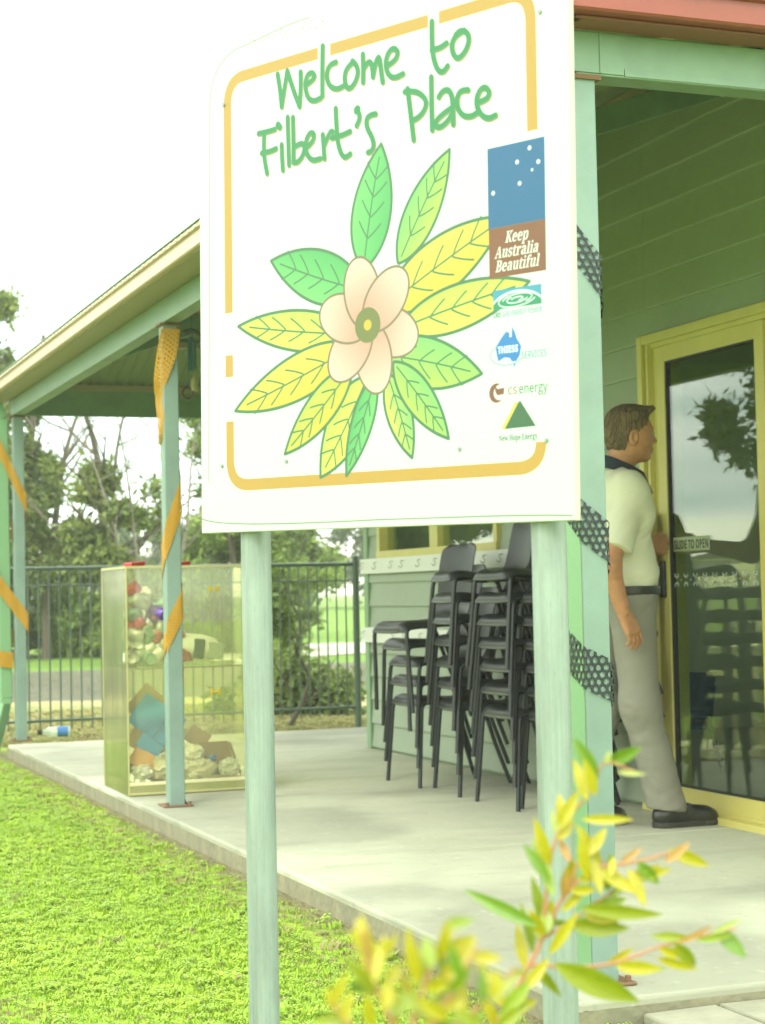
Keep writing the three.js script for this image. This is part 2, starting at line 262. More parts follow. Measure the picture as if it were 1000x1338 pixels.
// ───────────────────────── the building ─────────────────────────
const ZW = -1.885, XL = -6.65, XR = 0.02;
const house = thing('verandah_building', 'green weatherboard building with a posted verandah, red gutter and sliding glass door', 'building');
{
  const DOOR = [-3.03, -1.17, 2.1], WIN = [-6.38, -4.62, 1.215, 2.08];
  // backing walls with openings, inner lining
  const wy = 3.12, z0 = ZW - 0.1, z1 = ZW;
  part('wall', [bx(XL, WIN[0], 0, wy, z0, z1), bx(WIN[0], WIN[1], 0, WIN[2], z0, z1), bx(WIN[0], WIN[1], WIN[3], wy, z0, z1), bx(WIN[1], DOOR[0], 0, wy, z0, z1), bx(DOOR[0], DOOR[1], DOOR[2], wy, z0, z1), bx(DOOR[1], XR, 0, wy, z0, z1),
    bx(XL, XL + 0.1, 0, 3.1, -6.2, z0), bx(XR - 0.1, XR, 0, 3.1, -6.2, z0), bx(XL, -5.4, 0, 3.1, -6.3, -6.2), bx(-5.4, -1.6, 0, 0.9, -6.3, -6.2), bx(-5.4, -1.6, 2.1, 3.1, -6.3, -6.2), bx(-1.6, XR, 0, 3.1, -6.3, -6.2)], M.trim, house);  // unseen rear opening added to let daylight into the room
  part('room_wall', [bx(XL + 0.1, -5.4, 0, 2.5, -6.195, -6.15), bx(-5.4, -1.6, 0, 0.9, -6.195, -6.15), bx(-5.4, -1.6, 2.1, 2.5, -6.195, -6.15), bx(-1.6, XR - 0.1, 0, 2.5, -6.195, -6.15), bx(XL + 0.105, XL + 0.14, 0, 2.5, -6.15, z0 - 0.005)], M.inner, house);
  part('room_floor', bx(XL + 0.1, XR - 0.1, -0.15, 0.02, -6.2, z0 - 0.002), M.innerFloor, house);
  part('room_ceiling', bx(XL + 0.1, XR - 0.1, 2.5, 2.55, -6.2, z0), M.inner, house);
  // weatherboards
  const E = 0.147, H = 0.16;
  const boardGeo = (x0, x1, y0, h) => {
    const b = 0.02, t = 0.005, P = [[y0, ZW + 0.003], [y0, ZW + b], [y0 + 0.006, ZW + b + 0.002], [y0 + h, ZW + t], [y0 + h, ZW + 0.003]];
    const s = new THREE.Shape(P.map(([y, z]) => new THREE.Vector2(z, y)));
    const g = new THREE.ExtrudeGeometry(s, { depth: x1 - x0, bevelEnabled: false }); g.rotateY(Math.PI / 2); // z->x ; x->-z
    const p = g.attributes.position; for (let i = 0; i < p.count; i++) { p.setZ(i, -p.getZ(i)); p.setX(i, p.getX(i) + x0); }
    const q = p.array; for (let i = 0; i < q.length; i += 9) for (let k = 0; k < 3; k++) { const a = q[i + k]; q[i + k] = q[i + 3 + k]; q[i + 3 + k] = a; }
    g.computeVertexNormals(); return muv(g);
  };
  for (let k = 0; k < 21; k++) {
    const y0 = 0.012 + k * E, y1 = y0 + E, h = Math.min(H, wy - y0), spans = [[XL + 0.045, XR]];
    const cut = (a, b) => { for (let i = spans.length - 1; i >= 0; i--) { const [p, q] = spans[i]; if (b <= p || a >= q) continue; spans.splice(i, 1); if (p < a) spans.push([p, a]); if (b < q) spans.push([b, q]); } };
    if (y0 < DOOR[2]) cut(DOOR[0], DOOR[1]); else cut(-3.0015, -2.9985);
    if (y0 < DOOR[2] && y0 + H > DOOR[2] + 0.03) part('weatherboard', boardGeo(DOOR[0] + 0.001, DOOR[1] - 0.001, DOOR[2] + 0.002, y0 + H - DOOR[2] - 0.002), M.board, house);
    if (y1 > WIN[2] && y0 < WIN[3]) cut(WIN[0], WIN[1]);
    for (const [a, b] of spans) part('weatherboard', boardGeo(a, b, y0, (y0 < DOOR[2] && y0 + h > DOOR[2] && 0) || h), M.board, house);
  }
  part('corner_trim', bx(XL - 0.02, XL + 0.05, 0.0, 3.1, ZW - 0.02, ZW + 0.03, 0.004), M.trim, house);
  // window
  const win = part('window', [bx(WIN[0] - 0.02, WIN[1] + 0.02, WIN[2] - 0.025, WIN[2] + 0.02, ZW - 0.06, ZW + 0.045, 0.004), bx(WIN[0] - 0.02, WIN[1] + 0.02, WIN[3] - 0.02, WIN[3] + 0.025, ZW - 0.06, ZW + 0.04, 0.004),
    bx(WIN[0] - 0.02, WIN[0] + 0.025, WIN[2] + 0.02, WIN[3] - 0.02, ZW - 0.06, ZW + 0.038), bx(WIN[1] - 0.025, WIN[1] + 0.02, WIN[2] + 0.02, WIN[3] - 0.02, ZW - 0.06, ZW + 0.038)], M.frame, house);
  part('mullion', bx(-5.56, -5.44, WIN[2] + 0.02, WIN[3] - 0.02, ZW - 0.05, ZW + 0.03, 0.004), M.frame, win);
  part('pane', bx(WIN[0] + 0.025, -5.56, WIN[2] + 0.02, WIN[3] - 0.02, ZW - 0.022, ZW - 0.018), M.glass, win);
  part('pane', bx(-5.44, WIN[1] - 0.025, WIN[2] + 0.02, WIN[3] - 0.02, ZW - 0.012, ZW - 0.008), M.glass, win);
  // hook rails
  for (const [y, xe] of [[1.145, -4.3], [0.715, -5.2]]) {
    const rail = part('hook_rail', bx(XL - 0.025, xe, y - 0.047, y + 0.047, ZW + 0.031, ZW + 0.052, 0.003), M.white, house);
    for (let x = XL + 0.05, i = 0; x < xe - 0.1; x += 0.235 + 0.06 * Math.sin(i * 2.3), i++) part('hook', tube([[x, y + 0.022, ZW + 0.054], [x + 0.004, y + 0.018, ZW + 0.077], [x + 0.006, y - 0.008, ZW + 0.066], [x + 0.009, y - 0.02, ZW + 0.08], [x + 0.011, y - 0.008, ZW + 0.094]], 0.0028, 14, 6), std([0.45, 0.45, 0.4], { metalness: 0.7, roughness: 0.35 }), rail);
  }
  // sliding door
  const d = new THREE.Group(); d.name = 'sliding_door'; house.add(d);
  const F = M.frame, zo = ZW + 0.05;
  part('jamb', [bx(-3.025, -2.985, 0.012, 2.095, ZW - 0.11, zo, 0.004), bx(-2.985, -2.955, 0.03, 2.06, ZW - 0.11, zo - 0.022), bx(-2.955, -2.94, 0.03, 2.06, ZW - 0.11, zo - 0.008), bx(-2.94, -2.915, 0.03, 2.06, ZW - 0.11, zo - 0.035)], F, d);
  part('jamb', bx(-1.24, -1.175, 0.012, 2.095, ZW - 0.11, zo, 0.004), F, d);
  part('head', [bx(-2.985, -1.24, 2.055, 2.095, ZW - 0.11, zo - 0.002, 0.004), bx(-2.985, -1.24, 2.035, 2.055, ZW - 0.11, zo - 0.025)], F, d);
  part('threshold', [bx(-3.03, -1.17, -0.005, 0.028, ZW - 0.11, zo + 0.03, 0.004), bx(-2.985, -1.24, 0.028, 0.04, ZW - 0.03, ZW - 0.022), bx(-2.985, -1.24, 0.028, 0.04, ZW + 0.018, ZW + 0.026)], F, d);
  const leaf = (x0, x1, z, glassTint) => {
    part('stile', bx(x0, x0 + 0.07, 0.036, 2.034, z - 0.018, z + 0.018, 0.003), F, d); part('stile', bx(x1 - 0.065, x1, 0.036, 2.034, z - 0.018, z + 0.018, 0.003), F, d);
    part('top_rail', bx(x0 + 0.07, x1 - 0.065, 1.965, 2.034, z - 0.017, z + 0.017), F, d); part('bottom_rail', bx(x0 + 0.07, x1 - 0.065, 0.036, 0.115, z - 0.017, z + 0.017), F, d);
    part('seal', [bx(x0 + 0.07, x0 + 0.078, 0.115, 1.965, z - 0.012, z + 0.012), bx(x1 - 0.073, x1 - 0.065, 0.115, 1.965, z - 0.012, z + 0.012), bx(x0 + 0.078, x1 - 0.073, 1.957, 1.965, z - 0.012, z + 0.012), bx(x0 + 0.078, x1 - 0.073, 0.115, 0.123, z - 0.012, z + 0.012)], M.rubber, d);
    part('glass', bx(x0 + 0.078, x1 - 0.073, 0.123, 1.957, z - 0.003, z + 0.003), M.glass, d);
  };
  leaf(-2.905, -2.05, ZW + 0.004); leaf(-2.09, -1.245, ZW - 0.045);
  part('handle', [bx(-2.888, -2.858, 0.93, 1.09, ZW + 0.022, ZW + 0.04, 0.006), bx(-2.882, -2.864, 0.95, 1.07, ZW + 0.04, ZW + 0.062, 0.006)], M.rubber, d);
  // printed sticker, and the row of small white glass decals
  const cv = document.createElement('canvas'); cv.width = 512; cv.height = 128; const c = cv.getContext('2d');
  c.fillStyle = '#b9c79c'; c.fillRect(0, 0, 512, 128); c.fillStyle = '#10160f'; c.save(); c.scale(0.62, 1); c.font = 'bold 108px sans-serif'; c.textAlign = 'center'; c.textBaseline = 'middle'; c.fillText('SLIDE TO OPEN', 413, 68, 780); c.restore();
  const tx = new THREE.CanvasTexture(cv); tx.colorSpace = THREE.SRGBColorSpace;
  const st = new THREE.PlaneGeometry(0.30, 0.062); st.translate(-2.665, 1.16, ZW + 0.0085); part('sticker', st, std([1, 1, 1], { map: tx, roughness: 0.5 }), d);
  const dec = std([0.5, 0.58, 0.5], { roughness: 0.6 });
  for (let i = 0; i < 9; i++) {
    const x = -2.795 + i * 0.078, y = 1.006, z = ZW + 0.0085, q = [];
    const bar = (a, b, w) => { const g = new THREE.BoxGeometry(Math.hypot(b[0] - a[0], b[1] - a[1]), w, 0.0012); g.rotateZ(Math.atan2(b[1] - a[1], b[0] - a[0])); g.translate(x + (a[0] + b[0]) / 2, y + (a[1] + b[1]) / 2, z); q.push(g); };
    for (const s of [-1, 1]) { bar([0, 0.009 * s], [0.013, 0.017 * s], 0.006); bar([0, 0.009 * s], [-0.013, 0.017 * s], 0.006); bar([0.013, 0.015 * s], [0.014, 0.028 * s], 0.005); bar([-0.013, 0.015 * s], [-0.014, 0.028 * s], 0.005); bar([0, 0.018 * s], [0, 0.010 * s], 0.012); }
    const dot = new THREE.CircleGeometry(0.0045, 8); dot.translate(x + 0.039, y, z); part('decal_dot', dot, dec, d);
    part('decal', q, dec, d);
  }
  // posts, base plates
  const posts = [[0, 0], [-4.23, 0.006], [-8.593, 0.004]];
  posts.forEach(([x, z], i) => {
    const p = part('post', bx(x - 0.0375, x + 0.0375, 0, 2.275, z - 0.0375, z + 0.0375, 0.006), M.post, house);
    part('base_plate', bx(x - 0.07, x + 0.07, 0.001, 0.009, z - 0.07, z + 0.07, 0.003), M.rust, p);
    for (const [a, b] of [[-0.053, -0.053], [0.053, 0.053], [0.053, -0.053]]) { const k = new THREE.CylinderGeometry(0.009, 0.009, 0.014, 6); k.translate(x + a, 0.016, z + b); part('bolt', k, M.rust, p); }
    if (i === 0) part('lawn_bounce_strip', bx(x - 0.036, x + 0.036, 0.012, 2.26, z + 0.038, z + 0.041), M.pipe, p);  // added strip: green light bounced off the lawn, put in as colour
    const cap = part('cap_plate', bx(x - 0.055, x + 0.045, 2.262, 2.274, z - 0.05, z + 0.05), M.rust, p); if (i) cap.visible = true;
  });
  // downpipe at the far post with a kicked-out foot
  {
    const pr = [[-8.6, 2.36, 0.15], [-8.6, 2.25, 0.115], [-8.6, 0.30, 0.105], [-8.6, 0.26, 0.112], [-8.57, -0.06, 0.20]];
    const gs = []; for (let i = 0; i < pr.length - 1; i++) { const a = V(...pr[i]), b = V(...pr[i + 1]), L = a.distanceTo(b); const g = new RoundedBoxGeometry(0.05, L + 0.004, 0.085, 2, 0.01); g.applyQuaternion(new THREE.Quaternion().setFromUnitVectors(V(0, 1, 0), b.clone().sub(a).normalize())); const m = a.add(b).multiplyScalar(0.5); g.translate(m.x, m.y, m.z); gs.push(muv(g)); }
    part('downpipe', gs, M.pipe, house);
  }
  // verandah beams: C-section with a lower flange, front, near end and far end
  const yb = 2.275, yt = 2.385;
  part('beam', [bx(-8.64, 0.04, yb, yt, 0.02, 0.042, 0.003), bx(-8.64, 0.018, yb + 0.001, yb + 0.014, -0.035, 0.02), bx(-8.64, 0.018, yt - 0.012, yt, -0.035, 0.02)], M.beam, house);
  part('beam', [bx(0.02, 0.042, yb - 0.002, yt, ZW + 0.03, 0.018, 0.003), bx(-0.035, 0.02, yb - 0.001, yb + 0.012, ZW + 0.03, -0.037), bx(0.0425, 0.045, yb + 0.002, yb + 0.02, ZW + 0.03, -0.118)], M.beam, house);
  part('beam_bracket', [bx(0.0422, 0.046, yb + 0.004, yt - 0.004, -0.115, 0.041), bx(0.0462, 0.049, yb + 0.004, yt - 0.004, -0.052, -0.046)], M.beam, house);
  part('beam', [bx(-8.66, -8.63, 2.28, 2.485, -5.2, 0.018, 0.003), bx(-8.69, -8.66, 2.285, 2.3, -5.2, 0.018)], M.beam, house);
  // corrugated roof, hipped at both ends
  const y0 = 2.425, sl = Math.tan(Math.PI * 19.2 / 180), zE = 0.19, x0 = -8.93, x1 = 0.16, DP = 4.0, pitch = 0.076, A = 0.009;
  const sheet = (len, along, depthAt) => { const n = Math.round(len / pitch) * 8; return slabless(n, 6, (u, v) => along(u * len, v * depthAt(u * len), A * Math.sin(u * len / pitch * Math.PI * 2))); };
  function slabless(nu, nv, fn) { return mergeGeometries([gridGeo(fn, nu, nv).toNonIndexed(), gridGeo((u, v) => { const q = fn(1 - u, v); q[1] += 0.0025; return q; }, nu, nv).toNonIndexed()]); }
  const W = x1 - x0, dF = (s) => Math.min(DP, s, W - s), Z2 = zE - 2 * DP;
  part('roof', sheet(W, (s, t, w) => [x0 + s, y0 + t * sl + w, zE - t], dF), M.roof, house);
  part('roof', sheet(W, (s, t, w) => [x1 - s, y0 + t * sl + w, Z2 + t], dF), M.roof, house);
  const dE = (s) => Math.min(DP, s, 2 * DP - s);
  part('roof', sheet(2 * DP, (s, t, w) => [x1 - t, y0 + t * sl + w, zE - s], dE), M.roof, house);
  part('roof', sheet(2 * DP, (s, t, w) => [x0 + t, y0 + t * sl + w, Z2 + s], dE), M.roof, house);
  // purlins and rafters under the sheets
  for (const t of [0.28, 0.95, 1.62, 2.6]) { const y = y0 + t * sl - 0.06; part('purlin', bx(x0 + t + 0.02, x1 - t - 0.02, y, y + 0.045, zE - t - 0.025, zE - t + 0.025, 0.003), M.purlin, house); if (t < 2.3) { part('purlin', bx(x1 - t - 0.025, x1 - t + 0.025, y, y + 0.045, -1.85, zE - t - 0.03, 0.003), M.purlin, house); part('purlin', bx(x0 + t - 0.025, x0 + t + 0.025, y, y + 0.045, -5.5, zE - t - 0.03, 0.003), M.purlin, house); } }
  for (const x of [-6.55, -4.23, -2.1]) { const L = 1.80 / Math.cos(Math.atan(sl)); const g = bx(-0.025, 0.025, -0.11, -0.01, -L, 0, 0.003); g.rotateX(Math.atan(sl)); g.translate(x, y0 + 0.055 * 0 + (0.24) * sl - 0.05, zE - 0.24); part('rafter', g, M.beam, house); }
  // eaves: soffit plate, gutters with rolled lip and brackets
  part('soffit', [bx(x0 + 0.02, 0.12, 2.387, 2.393, 0.044, 0.18)], M.purlin, house);
  part('soffit', [bx(0.046, 0.13, 2.387, 2.393, -6, 0.06)], std([0.20, 0.075, 0.045], { roughness: 0.6 }), house);
  const gut = (pts) => pts.map(([a, b]) => new THREE.Vector2(a, b));
  const prof = gut([[-0.10, 0.0], [0.0, 0.0], [0.006, 0.006], [0.006, 0.062], [0.018, 0.066], [0.020, 0.080], [0.008, 0.086], [0.003, 0.084], [0.003, 0.012], [-0.094, 0.006], [-0.094, 0.07], [-0.10, 0.07]]);
  const mkG = (len) => { const g = new THREE.ExtrudeGeometry(new THREE.Shape(prof), { depth: len, bevelEnabled: false }); return g; };
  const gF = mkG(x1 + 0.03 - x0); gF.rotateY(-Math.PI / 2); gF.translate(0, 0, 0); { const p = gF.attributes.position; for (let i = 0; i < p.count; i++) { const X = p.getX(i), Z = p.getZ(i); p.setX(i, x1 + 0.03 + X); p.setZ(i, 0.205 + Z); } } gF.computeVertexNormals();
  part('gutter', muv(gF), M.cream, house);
  const gE = mkG(6); { const p = gE.attributes.position; for (let i = 0; i < p.count; i++) { p.setX(i, p.getX(i) + 0.165); p.setZ(i, p.getZ(i) - 5.8); } } gE.translate(0, 2.395, 0); part('gutter', muv(gE), M.red, house);
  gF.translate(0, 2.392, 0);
  part('roof_edge', [bx(x0 - 0.01, x1 + 0.04, 2.484, 2.49, 0.10, 0.222)], M.roofEdge, house);
  part('roof_edge', [bx(0.10, 0.185, 2.487, 2.495, -5.8, 0.09), bx(0.02, 0.10, 2.495, 2.515, -5.8, 0.0)], M.red, house);
  { const q = []; for (let z = -0.25; z > -3; z -= 0.155) { const s = new THREE.SphereGeometry(0.008, 8, 6); s.scale(1, 0.8, 1.2); s.translate(0.187, 2.468, z); q.push(s); } part('rivet', q, M.white, house).userData.kind = 'stuff'; }
  { const q = []; for (let x = -8.8; x < 0; x += 0.1) { const s = new THREE.SphereGeometry(0.006, 6, 5); s.translate(x, 2.464, 0.226); q.push(s); } part('rivet', q, M.white, house).userData.kind = 'stuff'; }
}

// ───────────────────────── fence behind the verandah ─────────────────────────
{
  const f = thing('pool_fence', 'dark green tubular bar fence across the far end of the verandah', 'fence', [-9.05, 0, -1.4]);
  const g = (z) => z + 1.4;
  part('rail', rod([0, 1.205, g(-2.66)], [0, 1.205, g(1.2)], 0.015), M.fence, f);
  part('rail', rod([0, 1.08, g(-2.66)], [0, 1.08, g(1.2)], 0.006), M.fence, f);
  part('rail', rod([0, 0.10, g(-2.66)], [0, 0.10, g(1.2)], 0.011), M.fence, f);
  part('rail', rod([0.01, 1.20, g(-2.7)], [0.01, 1.20, g(-5.2)], 0.015), M.fence, f);
  const bar = new THREE.CylinderGeometry(0.0066, 0.0066, 1.17, 7); muv(bar);
  for (let z = -2.58; z < 1.2; z += 0.0765) { const m = part('bar', bar, M.fence, f); m.position.set(0, 0.62, g(z)); }
  for (let z = -2.8; z > -3.6; z -= 0.0765) { const m = part('bar', bar, M.fence, f); m.position.set(0.01, 0.62, g(z)); }
  for (const z of [-2.665, 1.22]) { const c = new THREE.CylinderGeometry(0.027, 0.027, 1.34, 12); c.translate(0, 0.58, g(z)); const t = new THREE.SphereGeometry(0.028, 12, 6, 0, 7, 0, Math.PI / 2); t.translate(0, 1.25, g(z)); part('fence_post', [muv(c), muv(t)], M.fence, f); }
}

// ───────────────────────── trees and bushes ─────────────────────────
const leafMats = {};
function leafMat(c, tr = 0.35) { const k = c.join(); return leafMats[k] ??= new THREE.MeshPhysicalMaterial({ color: C3(1, 1, 1), roughness: 0.9, transmission: 0.22, thickness: 0, side: THREE.DoubleSide }); }
function clumpGeo(seed, n, spread, len, wid) {
  const r = rng(seed), gs = [];
  for (let i = 0; i < n; i++) {
    const g = new THREE.BufferGeometry(), l = len * (0.7 + 0.6 * r()), w = wid * (0.7 + 0.6 * r());
    g.setAttribute('position', new THREE.Float32BufferAttribute([0, 0, 0, w, l * 0.45, w * 0.3, 0, l, 0, 0, 0, 0, 0, l, 0, -w, l * 0.45, w * 0.3], 3)); g.computeVertexNormals();
    g.setAttribute('uv', new THREE.Float32BufferAttribute(new Array(12).fill(0), 2));
    g.rotateX(r() * 6.28); g.rotateY(r() * 6.28); g.rotateZ(r() * 6.28);
    g.translate((r() - 0.5) * spread * 2, (r() - 0.5) * spread * 2, (r() - 0.5) * spread * 2); gs.push(g);
  }
  return mergeGeometries(gs);
}
const CL = { leaf: clumpGeo(1, 12, 0.12, 0.095, 0.019), small: clumpGeo(2, 12, 0.10, 0.075, 0.022), far: clumpGeo(3, 12, 0.28, 0.16, 0.05) };
// blobs: [x,y,z,rx,ry,rz,count]; leaves gather in sub-clumps inside each blob
function crown(parent, blobs, clump, c0, c1, seed, scale = 1) {
  blobs = blobs.map((b) => [...b.slice(0, 6), Math.round(b[6] * (clump === 'leaf' ? 1.7 : 1.2))]);
  const r = rng(seed), total = blobs.reduce((s, b) => s + b[6], 0), m = new THREE.InstancedMesh(CL[clump], leafMat(c0), total), d = new THREE.Object3D(), col = new THREE.Color(); let k = 0;
  for (const [x, y, z, a, b, c, n] of blobs) {
    const nc = Math.max(3, Math.round(n / 34)), cs = [];
    for (let i = 0; i < nc; i++) { let p; do p = [r() * 2 - 1, r() * 2 - 1, r() * 2 - 1]; while (Math.hypot(...p) > 1 || Math.hypot(...p) < 0.25); cs.push([...p, 0.12 + 0.17 * r(), r()]); }
    for (let i = 0; i < n; i++) {
      const q = cs[Math.floor(r() * nc)]; let p; do p = [r() * 2 - 1, r() * 2 - 1, r() * 2 - 1]; while (Math.hypot(...p) > 1);
      d.position.set(x + a * (q[0] + p[0] * q[3]), y + b * (q[1] + p[1] * q[3] * 0.8), z + c * (q[2] + p[2] * q[3])); d.rotation.set(r() * 6.28, r() * 6.28, r() * 6.28); d.scale.setScalar(scale * (0.7 + 0.6 * r())); d.updateMatrix(); m.setMatrixAt(k, d.matrix);
      const t = clamp(0.55 * q[4] + 0.45 * r()); col.setRGB(...mix3(c0, c1, t)); m.setColorAt(k, col); k++;
    }
  }
  m.name = 'crown'; m.userData.kind = 'stuff'; m.castShadow = m.receiveShadow = true; parent.add(m); return m;
}
const bark = new THREE.MeshStandardMaterial({ map: mottle([0.10, 0.085, 0.06], 0.5, 131, 20), roughness: 0.95 });
const barkPale = new THREE.MeshStandardMaterial({ map: mottle([0.17, 0.16, 0.12], 0.4, 133, 20), roughness: 0.9 });
function tree(o) {
  const t = thing(o.name, o.label, o.cat ?? 'tree', [o.x, groundH(o.x, o.z) - 0.03, o.z], 0, o.group), r = rng(o.seed), gs = [];
  for (const st of o.stems) {                                   // [baseX, baseZ, leanX, leanZ, height, radius]
    const [bx0, bz0, lx, lz, h, rad] = st, P = []; for (let i = 0; i <= 4; i++) { const u = i / 4; P.push(V(bx0 + lx * u * u + (i ? (r() - 0.5) * 0.08 * h * 0.3 : 0), h * u, bz0 + lz * u * u + (i ? (r() - 0.5) * 0.08 * h * 0.3 : 0))); }
    gs.push(tapered(P, rad, rad * 0.25, 12, 7));
    const nb = o.limbs ?? 7;
    for (let i = 0; i < nb; i++) { const u = 0.3 + 0.65 * (i + r() * 0.6) / nb, c = new THREE.CatmullRomCurve3(P), p = c.getPointAt(Math.min(u, 0.97)), an = r() * 6.28, L = (o.limbLen ?? 1.2) * (0.6 + 0.7 * r()) * (1.15 - u * 0.6);
      const e = V(p.x + Math.cos(an) * L * 0.75, p.y + L * (0.35 + 0.5 * r()), p.z + Math.sin(an) * L * 0.75), mid = p.clone().lerp(e, 0.5).add(V(0, -0.1 * L, 0)); const rb = rad * lerp(0.5, 0.22, u); gs.push(tapered([p, mid, e], rb, rb * 0.25, 6, 5));
      for (let q = 0; q < 2; q++) { const s = mid.clone().lerp(e, r()), L2 = L * 0.45, a2 = r() * 6.28; gs.push(tapered([s, s.clone().add(V(Math.cos(a2) * L2 * 0.4, L2 * 0.4, Math.sin(a2) * L2 * 0.4)), s.clone().add(V(Math.cos(a2) * L2 * 0.7, L2 * 0.75, Math.sin(a2) * L2 * 0.7))], rb * 0.45, rb * 0.12, 4, 4)); } }
  }
  part(o.trunkName ?? 'trunk', gs, o.pale ? barkPale : bark, t);
  if (o.blobs.length) crown(t, o.blobs, o.clump ?? 'leaf', o.c0, o.c1, o.seed + 5, o.scale ?? 1);
  return t;
}
const OL = [[0.06, 0.10, 0.014], [0.18, 0.235, 0.028]], LT = [[0.11, 0.17, 0.022], [0.23, 0.33, 0.045]], PALE = [[0.09, 0.11, 0.05], [0.19, 0.22, 0.09]];
// left group, behind the embankment
tree({ name: 'wattle_tree', label: 'dense dark olive tree at the far left, beside the far verandah post', x: -19.2, z: -1.75, seed: 11, stems: [[0, 0, 0.3, -0.3, 4.2, 0.10], [0.2, -0.3, -0.3, -0.6, 3.6, 0.07]], c0: OL[0], c1: OL[1],
  blobs: [[0, 1.25, 0.05, 0.7, 0.6, 0.62, 430], [0.2, 2.2, 0.0, 0.6, 0.55, 0.42, 330], [0, 3.0, 0.1, 0.5, 0.55, 0.35, 170], [-0.2, 4.1, 0.32, 0.5, 0.7, 0.35, 60], [0.1, 1.45, -0.75, 0.4, 0.3, 0.35, 120]] });
tree({ name: 'wattle_tree', label: 'olive tree with a leaning dark trunk just left of the clear display box', x: -17.2, z: -2.55, seed: 12, stems: [[0, 0, 0.4, 0.45, 3.2, 0.09], [0.1, 0.1, -0.1, -0.3, 3.4, 0.05]], c0: OL[0], c1: OL[1],
  blobs: [[0.2, 1.45, 0.3, 0.5, 0.4, 0.35, 230], [0.3, 2.05, 0.25, 0.4, 0.35, 0.3, 110], [0.1, 0.9, -0.35, 0.5, 0.3, 0.5, 120]] });
tree({ name: 'sapling', label: 'thin bare-limbed tree showing against the white sky between the two far posts', x: -16.8, z: -3.0, seed: 13, pale: true, limbs: 9, limbLen: 1.0, stems: [[0, 0, 0.1, -0.1, 3.6, 0.032], [0.1, 0.25, -0.1, 0.35, 3.4, 0.026], [0, -0.2, 0.1, -0.45, 3.5, 0.028], [0.2, 0.45, -0.2, 0.55, 3.2, 0.022]], c0: OL[0], c1: LT[1],
  blobs: [[0, 2.9, -0.45, 0.4, 0.6, 0.35, 45], [0, 1.9, 0.2, 0.5, 0.5, 0.5, 34], [0.1, 0.95, -0.2, 0.6, 0.3, 0.6, 70]] });
tree({ name: 'wattle_tree', label: 'leafy tree right of the second post, partly behind the welcome sign', x: -18.6, z: -4.65, seed: 14, stems: [[0, 0, 0.2, -0.3, 4.0, 0.09], [0.1, 0.2, -0.1, 0.5, 3.4, 0.06]], c0: OL[0], c1: LT[1],
  blobs: [[0, 1.5, 0.1, 0.7, 0.5, 0.9, 330], [0, 3.0, 0.3, 0.5, 0.6, 0.45, 150], [0.1, 2.3, -0.5, 0.5, 0.4, 0.4, 110], [0, 2.2, 0.35, 0.4, 0.3, 0.35, 80], [0, 0.8, -0.6, 0.6, 0.4, 0.7, 150]] });
tree({ name: 'wattle_tree', label: 'tree with a light green rounded top left of the dark fence post', x: -23.5, z: -6.7, seed: 15, stems: [[0, 0, 0.1, 0.1, 2.6, 0.07]], limbs: 9, limbLen: 0.8, c0: [0.05, 0.085, 0.016], c1: LT[1],
  blobs: [[0, 1.85, 0, 0.5, 0.5, 0.42, 420], [0, 1.3, -0.35, 0.5, 0.45, 0.5, 300], [0, 1.0, 0.3, 0.5, 0.4, 0.5, 260]] });
// background tree line
{
  const r = rng(77), G = 'trees of the far tree line behind the field';
  for (let i = 0; i < 16; i++) {
    const z = -2.5 - i * 1.05 - r() * 0.4, x = -44 - r() * 7 + i * 0.25, s = 0.8 + 0.5 * r();
    tree({ name: 'field_tree', label: 'hazy green tree of the tree line on the far side of the field', group: G, x, z, seed: 200 + i, clump: 'far', limbs: 5, limbLen: 0.9, stems: [[0, 0, 0, 0, 2.4 * s, 0.07]], c0: [0.05, 0.085, 0.03], c1: [0.12, 0.17, 0.05], blobs: [[0, 1.0 * s, 0, 1.0 * s, 0.8 * s, 0.9 * s, 170], [0, 1.9 * s, 0.1, 0.7 * s, 0.6 * s, 0.6 * s, 70]] });
  }
}
// low bushes
const bush = (label, x, z, seed, blobs, c, clump = 'leaf', scale = 0.8) => tree({ name: 'bush', cat: 'bush', label, x, z, seed, limbs: 5, limbLen: 0.45, stems: [[0, 0, 0.05, 0.05, 0.55, 0.018], [0.05, 0.08, -0.1, 0.2, 0.5, 0.014], [-0.05, -0.08, 0.1, -0.25, 0.5, 0.014]], trunkName: 'stem', c0: c[0], c1: c[1], clump, scale, blobs });
bush('round bright green bush right of the far post', -19.4, -2.55, 31, [[0, 0.45, 0, 0.6, 0.5, 0.6, 520], [0, 0.35, -0.7, 0.5, 0.4, 0.5, 300]], LT);
bush('dark green bush on the embankment, behind the far post', -20.2, -1.6, 32, [[0, 0.5, 0, 0.6, 0.55, 0.7, 520]], OL);
bush('green bush behind the clear display box', -19.0, -4.0, 33, [[0, 0.5, 0, 0.6, 0.5, 0.75, 600], [0, 0.4, -1.0, 0.5, 0.42, 0.6, 380]], LT);
bush('loose light green bush between the left sign pole and dark fence post', -11.2, -2.85, 34, [[0, 0.30, 0.12, 0.5, 0.28, 0.36, 330], [0.05, 0.18, -0.35, 0.4, 0.2, 0.3, 200], [0, 0.16, 0.5, 0.4, 0.2, 0.3, 170]], [[0.09, 0.14, 0.02], [0.2, 0.27, 0.05]], 'small', 1);
